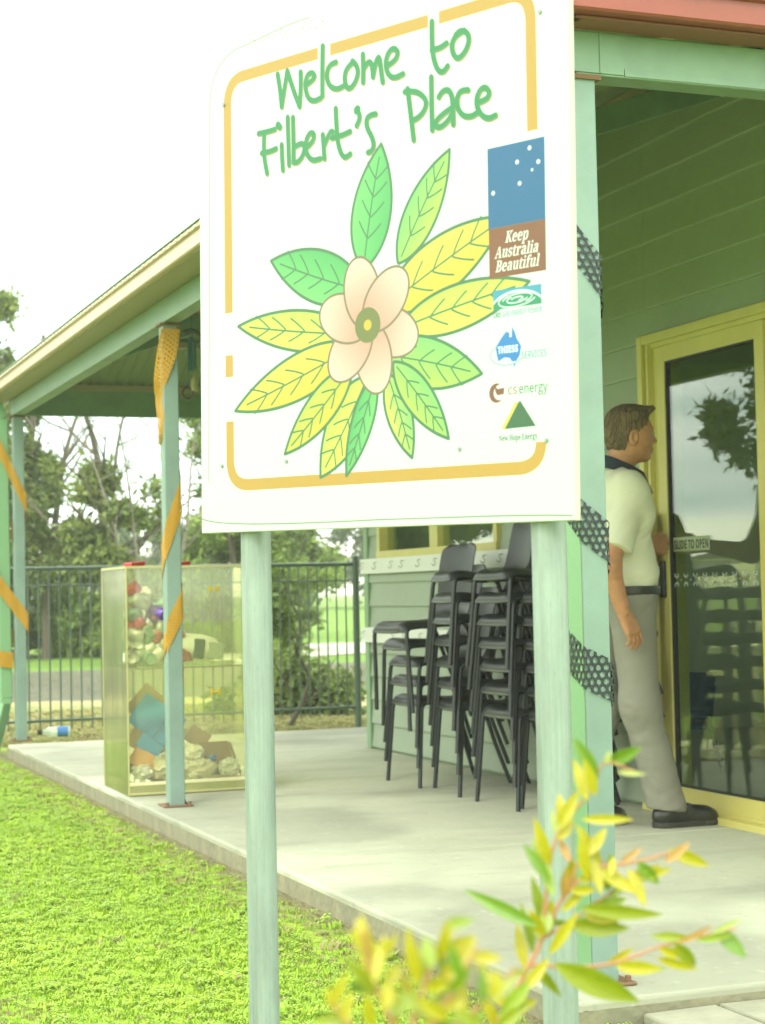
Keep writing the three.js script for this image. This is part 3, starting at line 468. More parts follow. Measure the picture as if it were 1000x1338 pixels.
{
  const T = thing('sapling', 'bare forked sapling just behind the fence, left of the dark fence post', 'tree', [-9.75, groundH(-9.75, -2.42) - 0.02, -2.42]);
  crown(T, [[0, 1.0, 0.35, 0.3, 0.35, 0.3, 60]], 'small', OL[0], LT[1], 41);
  const P = (a, b, c, r0, r1) => tapered([a, b, c], r0, r1, 10, 7);
  part('trunk', [P([0, -0.02, 0.12], [0, 0.2, -0.02], [0, 0.28, -0.06], 0.024, 0.02), P([0, 0.16, 0], [0, 0.4, -0.08], [0, 0.62, 0.02], 0.019, 0.013), P([0, 0.62, 0.02], [0.02, 0.72, 0.06], [0, 1.05, 0.32], 0.012, 0.006), P([0, 0.6, 0.02], [0.02, 0.8, -0.01], [-0.02, 1.2, 0.12], 0.011, 0.004), P([0, 0.66, 0.03], [0, 0.85, -0.02], [0, 0.98, 0.03], 0.008, 0.004), P([0, 0.25, 0.05], [0.02, 0.45, 0.16], [0, 0.82, 0.42], 0.011, 0.004), P([0, 0.12, 0.1], [0.02, 0.35, 0.28], [0, 0.6, 0.5], 0.010, 0.004), P([0, 0.17, 0], [0, 0.27, -0.14], [0, 0.42, -0.24], 0.012, 0.005), P([0, 1.05, 0.32], [0, 1.25, 0.40], [0, 1.5, 0.36], 0.006, 0.002)], bark, T);
}
// tree on the lawn, out to the left of the picture: it shows in the glass of the door
tree({ name: 'lawn_tree', label: 'dark leafy tree mirrored in the sliding door glass', x: -10.3, z: 4.75, seed: 51, limbs: 8, limbLen: 1.1, stems: [[0, 0, -0.2, -0.5, 3.4, 0.13]], c0: [0.035, 0.05, 0.014], c1: [0.08, 0.105, 0.028],
  blobs: [[-0.25, 2.5, -0.75, 0.5, 0.45, 0.5, 420], [-0.1, 1.95, -0.45, 0.4, 0.35, 0.4, 210], [0, 3.3, -0.2, 1.0, 0.5, 1.0, 700], [-0.45, 2.65, -1.3, 0.3, 0.25, 0.3, 60], [0.3, 2.6, 0.6, 0.8, 0.7, 0.7, 400]] });
part('trunk', tapered([[0, 1.75, -0.1], [-0.35, 1.5, -0.75], [-0.85, 1.3, -1.65]], 0.13, 0.07, 12, 9), bark, scene.children[scene.children.length - 1]);
tree({ name: 'lawn_tree', label: 'broad leafy tree mirrored in the window above the chairs', x: -17.2, z: 2.75, seed: 52, limbs: 8, limbLen: 1.5, stems: [[0, 0, 0.2, -0.3, 3.8, 0.12]], c0: OL[0], c1: OL[1],
  blobs: [[0, 2.1, 0, 1.2, 0.7, 1.3, 1100], [0, 3.1, 0.2, 1.1, 0.7, 1.2, 900], [0, 1.2, -0.8, 0.9, 0.5, 0.7, 420]] });
tree({ name: 'lawn_tree', label: 'sparse leafy tree mirrored beside the window mullion', x: -19.5, z: 3.0, seed: 53, limbs: 8, limbLen: 1.3, stems: [[0, 0, 0.2, 0.3, 3.6, 0.10]], c0: OL[0], c1: LT[1],
  blobs: [[0, 2.1, 0, 1.0, 0.7, 1.0, 700], [0, 3.1, 0.2, 0.9, 0.7, 0.9, 500]] });

// ───────────────────────── grass ─────────────────────────
{
  const r = rng(501), tufts = [];
  for (let s = 0; s < 3; s++) {
    const gs = []; for (let i = 0; i < 13; i++) {
      const h = 0.007 + 0.011 * r(), w = s === 1 ? 0.0030 : 0.0020, g = new THREE.BufferGeometry(), b = 0.3 + 0.7 * r();
      g.setAttribute('position', new THREE.Float32BufferAttribute([-w, 0, 0, w, 0, 0, w * 0.8, h * 0.6, h * 0.3 * b, -w, 0, 0, w * 0.8, h * 0.6, h * 0.3 * b, -w * 0.8, h * 0.6, h * 0.3 * b, -w * 0.8, h * 0.6, h * 0.3 * b, w * 0.8, h * 0.6, h * 0.3 * b, 0, h, h * b], 3)); g.computeVertexNormals();
      g.rotateY(r() * 6.28); g.translate((r() - 0.5) * 0.04, 0, (r() - 0.5) * 0.04); gs.push(g);
    }
    tufts.push(mergeGeometries(gs));
  }
  // clover leaflets
  { const gs = []; for (let i = 0; i < 8; i++) { const a = r() * 6.28, R = 0.022 * r(), h = 0.008 + 0.016 * r(); for (let k = 0; k < 3; k++) { const c = new THREE.CircleGeometry(0.0036, 5).toNonIndexed(); c.deleteAttribute('uv'); c.rotateX(-Math.PI / 2 + 0.35); c.translate(0, 0, 0.0055); c.rotateY(a + k * 2.1); c.translate(Math.cos(a * 3) * R, h, Math.sin(a * 3) * R); gs.push(c); } } tufts.push(mergeGeometries(gs)); }
  const N = [52000, 40000, 52000, 26000], mat = new THREE.MeshPhysicalMaterial({ roughness: 0.9, transmission: 0.25, thickness: 0, side: THREE.DoubleSide }), d = new THREE.Object3D(), col = new THREE.Color();
  const G = new THREE.Group(); G.name = 'grass'; G.userData.kind = 'stuff'; scene.add(G);
  N.forEach((n, s) => {
    const m = new THREE.InstancedMesh(tufts[s], mat, n); let k = 0;
    while (k < n) {
      const u = r(), x = lerp(2.2, -8.9, Math.pow(u, 1.15)), zmax = 2.0 + 0.1 * (x + 8), z = lerp(0.2, Math.max(zmax, 0.6) + 0.3, r());
      if (x > 0.1 ? z < 0.05 : z < 0.2) continue;
      const nz = fbm((x * 0.17 + 50) % 1, (z * 0.17 + 50) % 1, 8, 3, 103), edge = z - 0.28 - 0.16 * nz;
      if (x < 0.2 && edge < 0 && r() < 0.86) continue;
      if (nz < 0.36 && r() < 0.35) continue;
      d.position.set(x, groundH(x, z) - 0.002, z); d.rotation.set((r() - 0.5) * 0.3, r() * 6.28, (r() - 0.5) * 0.3); const sc = 0.5 + 0.62 * r() * (0.4 + nz) + (r() < 0.012 ? 0.9 : 0); d.scale.set(sc, sc, sc); d.updateMatrix(); m.setMatrixAt(k, d.matrix);
      const dry = r() < (s === 3 ? 0.01 : 0.05 + 0.35 * sm(0.44, 0.34, nz) + 0.3 * sm(0.2, 0, edge)); col.setRGB(...(dry ? [0.27, 0.23, 0.09] : mix3([0.20, 0.37, 0.010], [0.33, 0.46, 0.018], clamp(0.5 * r() + nz * 0.6)))); m.setColorAt(k, col); k++;
    }
    m.name = 'grass_blades'; m.castShadow = m.receiveShadow = true; G.add(m);
  });
  // strip right of the corner, beside the pavers
  const m = new THREE.InstancedMesh(tufts[3], mat, 1500); for (let k = 0; k < 1500; k++) { const x = 0.19 + r() * 0.5, z = 0.02 + r() * 0.25; d.position.set(x, groundH(x, z), z); d.rotation.set(0, r() * 6.28, 0); d.scale.setScalar(0.7 + 0.6 * r()); d.updateMatrix(); m.setMatrixAt(k, d.matrix); col.setRGB(...mix3([0.18, 0.33, 0.010], [0.28, 0.40, 0.018], r())); m.setColorAt(k, col); } m.name = 'grass_blades'; G.add(m);
  // straggling dry grass behind the fence
  const m2 = new THREE.InstancedMesh(tufts[1], mat, 5000); for (let k = 0; k < 5000; k++) { const x = -9.1 - r() * 4, z = -3.2 + r() * 3.6; d.position.set(x, groundH(x, z), z); d.rotation.set(0, r() * 6.28, 0); d.scale.setScalar(0.8 + 1.0 * r()); d.updateMatrix(); m2.setMatrixAt(k, d.matrix); col.setRGB(...mix3([0.34, 0.30, 0.12], [0.22, 0.24, 0.06], r())); m2.setColorAt(k, col); } m2.name = 'grass_blades'; G.add(m2);
}

// ───────────────────────── the welcome sign ─────────────────────────
const STROKES = [[[238,102],[245,134],[249,169]],[[249,169],[258,133],[266,101]],[[266,101],[282,141],[300,178]],[[300,178],[304,146],[304,111]],[[317,140],[335,135],[345,127],[335,117],[320,122],[316,141],[322,164],[338,176],[359,173]],[[366,73],[364,124],[364,170]],[[402,112],[387,112],[377,124],[377,143],[389,159],[406,165],[421,162]],[[449,121],[431,128],[424,145],[428,165],[439,171],[454,161],[462,143],[455,126],[446,119]],[[474,112],[475,139],[474,165]],[[475,141],[486,129],[495,131],[499,144],[500,160]],[[500,160],[506,136],[516,122],[520,146],[525,175]],[[536,147],[558,142],[566,126],[553,116],[539,123],[532,141],[538,163],[554,174],[577,170]],[[650,89],[649,127],[653,159],[664,183],[677,187],[687,178]],[[649,141],[668,142],[685,136]],[[727,122],[707,126],[696,142],[702,163],[714,171],[732,159],[740,140],[733,125],[718,120],[707,126]],[[181,210],[207,211],[229,210]],[[198,211],[194,250],[205,294]],[[190,251],[212,252],[232,249]],[[248,244],[249,272],[251,295]],[[238,203],[243,208]],[[266,193],[267,243],[269,288]],[[281,196],[282,240],[282,285]],[[282,256],[303,249],[314,257],[310,275],[294,287],[282,285]],[[318,262],[337,255],[341,238],[328,234],[316,249],[317,273],[334,291],[357,290]],[[364,245],[366,270],[368,292]],[[368,266],[380,248],[387,242],[392,245]],[[400,201],[402,252],[409,283],[422,301],[438,295]],[[389,256],[414,256],[438,252]],[[458,215],[467,228],[456,244]],[[506,231],[491,230],[481,237],[483,254],[495,271],[501,288],[496,299],[485,300]],[[588,200],[596,254],[602,297]],[[581,204],[606,206],[631,224],[635,240],[621,256],[597,262]],[[647,190],[647,240],[648,287]],[[665,230],[672,221],[688,220],[697,234],[699,259],[699,286]],[[697,255],[677,261],[657,272],[656,283],[669,286],[686,278],[697,266]],[[735,231],[719,227],[708,239],[709,259],[723,276],[742,280],[755,276]],[[757,258],[779,257],[786,244],[774,232],[760,238],[753,256],[761,278],[780,292],[798,288]]];
{
  const BW = 0.963, BH = 1.003, S = 2.04;                          // canvas pixels per millimetre
  const cv = document.createElement('canvas'); cv.width = Math.round(963 * S); cv.height = Math.round(1003 * S);
  const c = cv.getContext('2d'); c.scale(S, S);
  c.fillStyle = '#e6ebe0'; c.fillRect(0, 0, 963, 1003);
  c.lineCap = 'round'; c.lineJoin = 'round';
  const path = (pts, close) => { c.beginPath(); c.moveTo(...pts[0]); for (let i = 1; i < pts.length - 1; i++) { const m = [(pts[i][0] + pts[i + 1][0]) / 2, (pts[i][1] + pts[i + 1][1]) / 2]; c.quadraticCurveTo(pts[i][0], pts[i][1], ...m); } c.lineTo(...pts[pts.length - 1]); if (close) c.closePath(); };
  // yellow border with its gaps
  c.strokeStyle = '#d3a044'; c.lineWidth = 23; c.lineCap = 'butt';
  const seg = (f) => { c.beginPath(); f(); c.stroke(); };
  seg(() => { c.moveTo(353, 85); c.lineTo(135, 85); c.quadraticCurveTo(88, 87, 88, 140); c.lineTo(88, 560); });
  seg(() => { c.moveTo(88, 646); c.lineTo(88, 690); }); seg(() => { c.moveTo(89, 780); c.lineTo(89, 860); c.quadraticCurveTo(91, 908, 140, 910); c.lineTo(845, 911); c.quadraticCurveTo(890, 908, 891, 868); });
  seg(() => { c.moveTo(387, 85); c.lineTo(641, 86); }); seg(() => { c.moveTo(668, 86); c.lineTo(835, 86); c.quadraticCurveTo(880, 88, 880, 140); c.lineTo(881, 330); });
  // plain decoration: leaves and blossoms in the sign's green, yellow and pink
  const leaf = (x0, y0, x1, y1, w, f0, f1, out = '#4f7f57') => {
    const L = Math.hypot(x1 - x0, y1 - y0), a = Math.atan2(y1 - y0, x1 - x0); c.save(); c.translate(x0, y0); c.rotate(a);
    const g = c.createLinearGradient(0, -w, 0, w); g.addColorStop(0, f0); g.addColorStop(1, f1); c.fillStyle = g; c.strokeStyle = out; c.lineWidth = 6;
    c.beginPath(); c.moveTo(0, 0); c.bezierCurveTo(L * 0.2, -w * 1.2, L * 0.65, -w * 1.2, L, 0); c.bezierCurveTo(L * 0.65, w * 1.2, L * 0.2, w * 1.2, 0, 0); c.fill(); c.stroke();
    c.lineWidth = 3.2; c.beginPath(); c.moveTo(L * 0.06, 0); c.quadraticCurveTo(L * 0.5, -w * 0.1, L * 0.9, 0); c.stroke();
    for (const t of [0.25, 0.42, 0.58, 0.72]) for (const s of [-1, 1]) { c.beginPath(); c.moveTo(L * t, 0); c.quadraticCurveTo(L * (t + 0.06), s * w * 0.3, L * (t + 0.13), s * w * 0.52); c.stroke(); } c.restore();
  };
  const Y0 = '#efdf62', Y1 = '#e0c040', G0 = '#86cf78', G1 = '#57b165', GY = '#c9d95c';
  leaf(450, 640, 116, 590, 44, Y0, GY); leaf(450, 660, 105, 760, 50, Y1, Y0); leaf(470, 560, 215, 470, 56, G0, G1);
  leaf(520, 600, 820, 470, 60, Y0, Y1); leaf(560, 640, 870, 590, 46, GY, Y0); leaf(470, 520, 520, 290, 56, G0, G1); leaf(560, 520, 690, 330, 44, G0, GY);
  leaf(500, 680, 760, 740, 52, G0, GY); leaf(480, 720, 350, 905, 52, Y0, GY); leaf(500, 720, 420, 905, 30, G0, G1); leaf(530, 720, 590, 880, 34, G0, Y0); leaf(440, 700, 250, 855, 40, Y1, GY); leaf(545, 700, 680, 850, 36, G0, GY);
  const blossom = (x, y, R, n, rot) => { for (let i = 0; i < n; i++) { const a = rot + i * 6.2832 / n; c.save(); c.translate(x + Math.cos(a) * R * 0.5, y + Math.sin(a) * R * 0.5); c.rotate(a); const g = c.createLinearGradient(-R * 0.5, 0, R * 0.55, 0); g.addColorStop(0, '#d99a88'); g.addColorStop(1, '#efd2c4'); c.fillStyle = g; c.strokeStyle = '#8c7a5c'; c.lineWidth = 4.5; c.beginPath(); c.ellipse(0, 0, R * 0.54, R * 0.36, 0, 0, 6.2832); c.fill(); c.stroke(); c.restore(); } c.fillStyle = '#dcb93f'; c.strokeStyle = '#7d7f45'; c.beginPath(); c.arc(x, y, R * 0.17, 0, 6.2832); c.fill(); c.stroke(); };
  blossom(480, 625, 128, 6, 0.3);
  // hand-drawn lettering with a thin tan offset
  c.lineCap = 'round'; for (const [col, dx, dy, w] of [['#9d9460', 2.5, 3, 10.5], ['#2f8f51', 0, 0, 10.5]]) { c.strokeStyle = col; c.lineWidth = w; STROKES.forEach((s, i) => { c.save(); c.translate(dx, dy); if (s.length === 2) { c.beginPath(); c.moveTo(...s[0]); c.lineTo(...s[1]); c.lineWidth = w * 1.3; } else path(s); c.stroke(); c.restore(); }); }
  { const s = STROKES.find((q) => q.length === 3 && Math.abs(q[0][0] - q[2][0]) < 6 && q[2][1] - q[0][1] < 45 && q[0][1] > 180 && q[0][0] > 380 && q[0][0] < 560); if (s) { c.fillStyle = '#2f8f51'; c.beginPath(); c.arc(s[0][0], s[0][1], 9, 0, 6.3); c.fill(); } }
  // sponsor marks
  c.fillStyle = '#20699c'; c.fillRect(779, 345, 128, 142); c.fillStyle = '#8f5634'; c.fillRect(780, 487, 127, 88);
  c.fillStyle = '#f1f5ea'; const star = (x, y, r, n = 7) => { c.beginPath(); for (let i = 0; i < n * 2; i++) { const a = i * Math.PI / n, R = i % 2 ? r * 0.72 : r; c.lineTo(x + R * Math.cos(a), y + R * Math.sin(a)); } c.fill(); };
  for (const [x, y, r] of [[874, 359, 5], [846, 379, 5], [893, 386, 5], [879, 398, 3.4], [851, 417, 5], [791, 425, 5]]) star(x, y, r);
  const text = (s, x, y, size, font, fill, o = {}) => { c.save(); c.translate(x, y); c.font = `${o.weight ?? ''} ${size}px ${font}`; c.transform(o.w ? o.w / c.measureText(s).width : o.sx ?? 1, 0, o.skew ?? 0, 1, 0, 0); c.textAlign = o.align ?? 'center'; c.textBaseline = 'alphabetic'; c.fillStyle = fill; if (o.stroke) { c.strokeStyle = o.stroke; c.lineWidth = o.lw; c.strokeText(s, 0, 0); } c.fillText(s, 0, 0); c.restore(); };
  const IT = { weight: 'bold', skew: -0.22, sx: 0.88 };
  text('Keep', 842, 516, 28, 'serif', '#f1f5ea', { ...IT, w: 52 }); text('Australia', 841, 541, 28, 'serif', '#f1f5ea', { ...IT, w: 98 }); text('Beautiful', 842, 565, 28, 'serif', '#f1f5ea', { ...IT, w: 98 });
  // swirl on a green field under a blue sky
  c.save(); c.beginPath(); c.rect(788, 597, 108, 34); c.clip(); c.fillStyle = '#4a9fbd'; c.fillRect(788, 597, 108, 34); c.fillStyle = '#e9f2e6'; c.beginPath(); c.ellipse(842, 634, 62, 33, 0, 0, 6.3); c.fill(); c.fillStyle = '#25946a'; c.beginPath(); c.ellipse(842, 636, 60, 30, 0, 0, 6.3); c.fill(); c.strokeStyle = '#e9f2e6'; c.lineWidth = 2.6;
  for (const [rx, ry, a, b] of [[42, 12.5, 0.4, 4.2], [33, 9, 3.4, 7.2], [23, 6, 0.3, 4.1], [13, 3.4, 3.5, 7.6]]) { c.beginPath(); c.ellipse(842, 617, rx, ry, -0.08, a, b); c.stroke(); } c.restore();
  text('LMS', 788, 645, 13, 'sans-serif', '#17724d', { weight: 'bold', align: 'left', w: 17 }); text('GAS ENERGY POWER', 808, 645, 13, 'sans-serif', '#3f8296', { align: 'left', w: 88, skew: -0.15 });
  // map-shaped mark with lettering
  c.fillStyle = '#2f83cf'; c.beginPath(); for (const p of [[792, 697], [806, 681], [817, 671], [824, 675], [823, 682], [829, 682], [830, 664], [836, 674], [840, 685], [850, 700], [846, 716], [838, 725], [828, 724], [824, 718], [812, 716], [798, 722], [795, 712]]) c.lineTo(...p); c.fill(); c.beginPath(); c.moveTo(831, 728); c.lineTo(838, 728); c.lineTo(834, 735); c.fill();
  c.strokeStyle = '#9bcfc4'; c.lineWidth = 2; c.beginPath(); c.ellipse(818, 711, 38, 19, 0, 0.5, 4.0); c.stroke();
  text('THIESS', 820, 708, 17, 'sans-serif', '#f1f5ea', { weight: 'bold', sx: 0.82, stroke: '#f1f5ea', lw: 1 }); text('SERVICES', 850, 722, 17, 'sans-serif', '#2f7f9f', { align: 'left', w: 56 });
  // crescent mark
  c.fillStyle = '#8c5440'; c.beginPath(); c.arc(793, 777, 17, 0.75, 5.2); c.bezierCurveTo(788, 764, 782, 776, 790, 786); c.quadraticCurveTo(797, 792, 805, 789); c.fill(); c.beginPath(); c.moveTo(790, 764); c.lineTo(795, 770); c.lineTo(811, 769); c.lineTo(809, 780); c.lineTo(795, 781); c.quadraticCurveTo(788, 774, 790, 764); c.fill();
  text('cs', 818, 782, 23, 'sans-serif', '#9a7a3e', { align: 'left', w: 22 }); text('energy', 843, 782, 23, 'sans-serif', '#2c6b3c', { align: 'left', w: 64 });
  // triangle mark
  c.fillStyle = '#e3cf52'; c.beginPath(); c.moveTo(803, 841); c.lineTo(836, 795); c.lineTo(843, 797); c.lineTo(815, 841); c.fill(); c.fillStyle = '#3c6b47'; c.beginPath(); c.moveTo(811, 841); c.lineTo(842, 797); c.quadraticCurveTo(846, 792, 849, 798); c.lineTo(880, 840); c.closePath(); c.fill();
  text('New Hope Energy', 840, 862, 13, 'serif', '#1f5532', { weight: 'bold', w: 86 });
  // edge of the printed film, lifting at a corner; dirt specks
  c.strokeStyle = 'rgba(110,125,80,0.75)'; c.lineWidth = 1.6; c.beginPath(); c.moveTo(330, 10); c.bezierCurveTo(240, 8, 200, 22, 120, 26); c.quadraticCurveTo(40, 40, 34, 120); c.lineTo(22, 900); c.stroke();
  c.lineWidth = 2.4; c.beginPath(); c.moveTo(0, 974); c.bezierCurveTo(40, 990, 220, 993, 520, 990); c.bezierCurveTo(700, 992, 830, 990, 956, 996); c.stroke();
  const r = rng(9); c.fillStyle = 'rgba(120,120,80,0.35)'; for (let i = 0; i < 70; i++) { c.beginPath(); c.arc(120 + r() * 260, 14 + r() * 22, 0.6 + r() * 1.6, 0, 6.3); c.fill(); }
  const tx = new THREE.CanvasTexture(cv); tx.colorSpace = THREE.SRGBColorSpace; tx.anisotropy = 8;
  const s = thing('welcome_sign', 'large white welcome sign with green lettering and yellow border on two pipe posts', 'sign', [0.909, 0, 0.914], 0.44204);
  const tilt = new THREE.Matrix4().makeRotationZ(-0.0153);
  const W2 = BW / 2, yc = 1.602, board = bx(-W2, W2, -BH / 2, BH / 2, -0.011, 0, 0.0015); board.applyMatrix4(tilt); board.translate(0, yc, 0);
  const P = part('sign_panel', board, std([0.45, 0.47, 0.36], { roughness: 0.5 }), s);
  const pg = new THREE.PlaneGeometry(BW - 0.003, BH - 0.003); pg.applyMatrix4(tilt); pg.translate(0, yc, 0.0009); part('printed_face', pg, new THREE.MeshPhysicalMaterial({ map: tx, color: C3(0.455, 0.52, 0.53), roughness: 0.42 }), P);
  for (const [u, v] of [[79, 134], [900, 130], [256, 868], [902, 865], [66, 868], [705, 869]]) { const g = new THREE.CylinderGeometry(0.0035, 0.004, 0.003, 10); g.rotateX(Math.PI / 2); g.translate(u / 1000 - W2, BH / 2 - v / 1000, 0.002); g.applyMatrix4(tilt); g.translate(0, yc, 0); part('screw', g, M.galv, P); }
  for (const u of [0.108, 0.86]) { const c = new THREE.CylinderGeometry(0.0305, 0.0305, 2.62, 28); c.translate(u - W2, 0.72, -0.0435); const k = new THREE.SphereGeometry(0.0305, 20, 8, 0, 7, 0, 1.57); k.scale(1, 0.25, 1); k.translate(u - W2, 2.03, -0.0435); part('sign_post', [muvCyl(c), k], M.galv, s); }
  for (const y of [1.3, 1.9]) part('batten', bx(-W2 + 0.06, W2 - 0.06, y - 0.015, y + 0.015, -0.0115 - 0.002, -0.0115), M.galv, s);
}
function muvCyl(g) { const uv = g.attributes.uv, p = g.attributes.position; for (let i = 0; i < p.count; i++) uv.setXY(i, uv.getX(i) * 0.5, p.getY(i)); return g; }

// ───────────────────────── stacked chairs ─────────────────────────
function makeChair(name, label, seatMat) {
  const t = thing(name, label, 'chair');
  const prof = new THREE.CatmullRomCurve3([V(0, 0.402, 0.214), V(0, 0.430, 0.207), V(0, 0.444, 0.17), V(0, 0.436, 0.08), V(0, 0.424, -0.06), V(0, 0.43, -0.15), V(0, 0.468, -0.20), V(0, 0.55, -0.225), V(0, 0.68, -0.252), V(0, 0.775, -0.285), V(0, 0.80, -0.30)]);
  const hw = (s) => s < 0.48 ? lerp(0.182, 0.205, sm(0, 0.25, s)) : lerp(0.205, 0.195, sm(0.48, 0.62, s));
  part('seat_shell', slabGeo((u, s) => { const a = u * 2 - 1, p = prof.getPoint(s); let w = hw(s); if (s > 0.86) w *= Math.sqrt(Math.max(0.05, 1 - Math.pow((s - 0.86) / 0.155, 2.2) * 0.75)); if (s < 0.05) w *= lerp(0.93, 1, s / 0.05); const k = a * a; const seat = 1 - sm(0.4, 0.6, s); return [a * w, p.y + seat * (0.012 * k * sm(0.02, 0.2, s) - 0.036 * sm(0.8, 1, Math.abs(a)) * sm(0, 0.12, s)), p.z + (1 - seat) * 0.03 * k]; }, 16, 44, 0.005), seatMat, t);
  part('front_lip', tube([[-0.165, 0.407, 0.208], [-0.08, 0.404, 0.214], [0.08, 0.404, 0.214], [0.165, 0.407, 0.208]], 0.0065, 12, 6), M.chairLip, t);
  for (const s of [-1, 1]) {
    part('leg', tube([[s * 0.222, 0, 0.225], [s * 0.208, 0.2, 0.21], [s * 0.198, 0.385, 0.196], [s * 0.19, 0.413, 0.182], [s * 0.172, 0.418, 0.15], [s * 0.16, 0.416, 0.05]], 0.0112, 26, 8, 0.35), M.chairLeg, t);
    part('leg', tube([[s * 0.228, 0, -0.27], [s * 0.205, 0.2, -0.20], [s * 0.19, 0.385, -0.145], [s * 0.182, 0.41, -0.125], [s * 0.166, 0.414, -0.07], [s * 0.16, 0.416, 0.04]], 0.0112, 26, 8, 0.35), M.chairLeg, t);
  }
  part('crossbar', [rod([-0.16, 0.41, 0.06], [0.16, 0.41, 0.06], 0.008), rod([-0.165, 0.408, -0.08], [0.165, 0.408, -0.08], 0.008)], M.chairLeg, t);
  return t;
}
{
  const proto = makeChair('stacking_chair', '', M.chair), ord = ['lowest', 'second from the bottom', 'third from the bottom', 'fourth from the bottom', 'fifth from the bottom', 'sixth from the bottom', 'seventh from the bottom', 'eighth from the bottom'];
  const stacks = [[-4.53, -1.485, 5, 'leftmost stack', 'a'], [-4.045, -1.53, 7, 'second stack from the left', 'b'], [-3.435, -1.51, 7, 'third stack from the left', 'c'], [-3.07, -1.57, 6, 'stack behind the right sign post', 'd']];
  const r = rng(61); let first = true;
  for (const [x, z, n, where] of stacks) for (let k = 0; k < n; k++) {
    const lab = `black plastic stacking chair, ${k === n - 1 ? 'topmost' : ord[k]} of the ${where}`;
    const c = first ? proto : copy(proto, lab); if (first) tag(c, lab, 'chair'); first = false; c.userData.group = 'black chairs stacked against the wall';
    let y = k * (n === 5 ? 0.099 : 0.1035), zz = z + k * 0.0055, rx = -k * 0.004, ry = (r() - 0.5) * 0.03 + (where.startsWith('second') ? -0.12 : 0); 
    if (n === 5 && k >= 3) { zz += 0.012 + 0.012 * (k - 3); y += 0.002; rx = 0.06 + 0.05 * (k - 3); ry = -0.06 + 0.12 * (k - 3); }
    c.position.set(x + (r() - 0.5) * 0.012, y, zz); c.rotation.set(rx, ry, (r() - 0.5) * 0.008);
  }
  // two small chairs inside, behind the glass
  const b = makeChair('stacking_chair', 'small blue chair inside the room behind the glass, lower of the two', M.blueSeat); b.userData.group = 'blue chairs inside the room'; b.position.set(-4.12, 0.02, -2.66); b.rotation.y = 0.35; b.scale.setScalar(0.56); b.traverse((m) => { if (m.isMesh) m.material = M.blueSeat; });
  const b2 = copy(b, 'small blue chair inside the room behind the glass, upper of the two'); b2.position.y += 0.058;
}

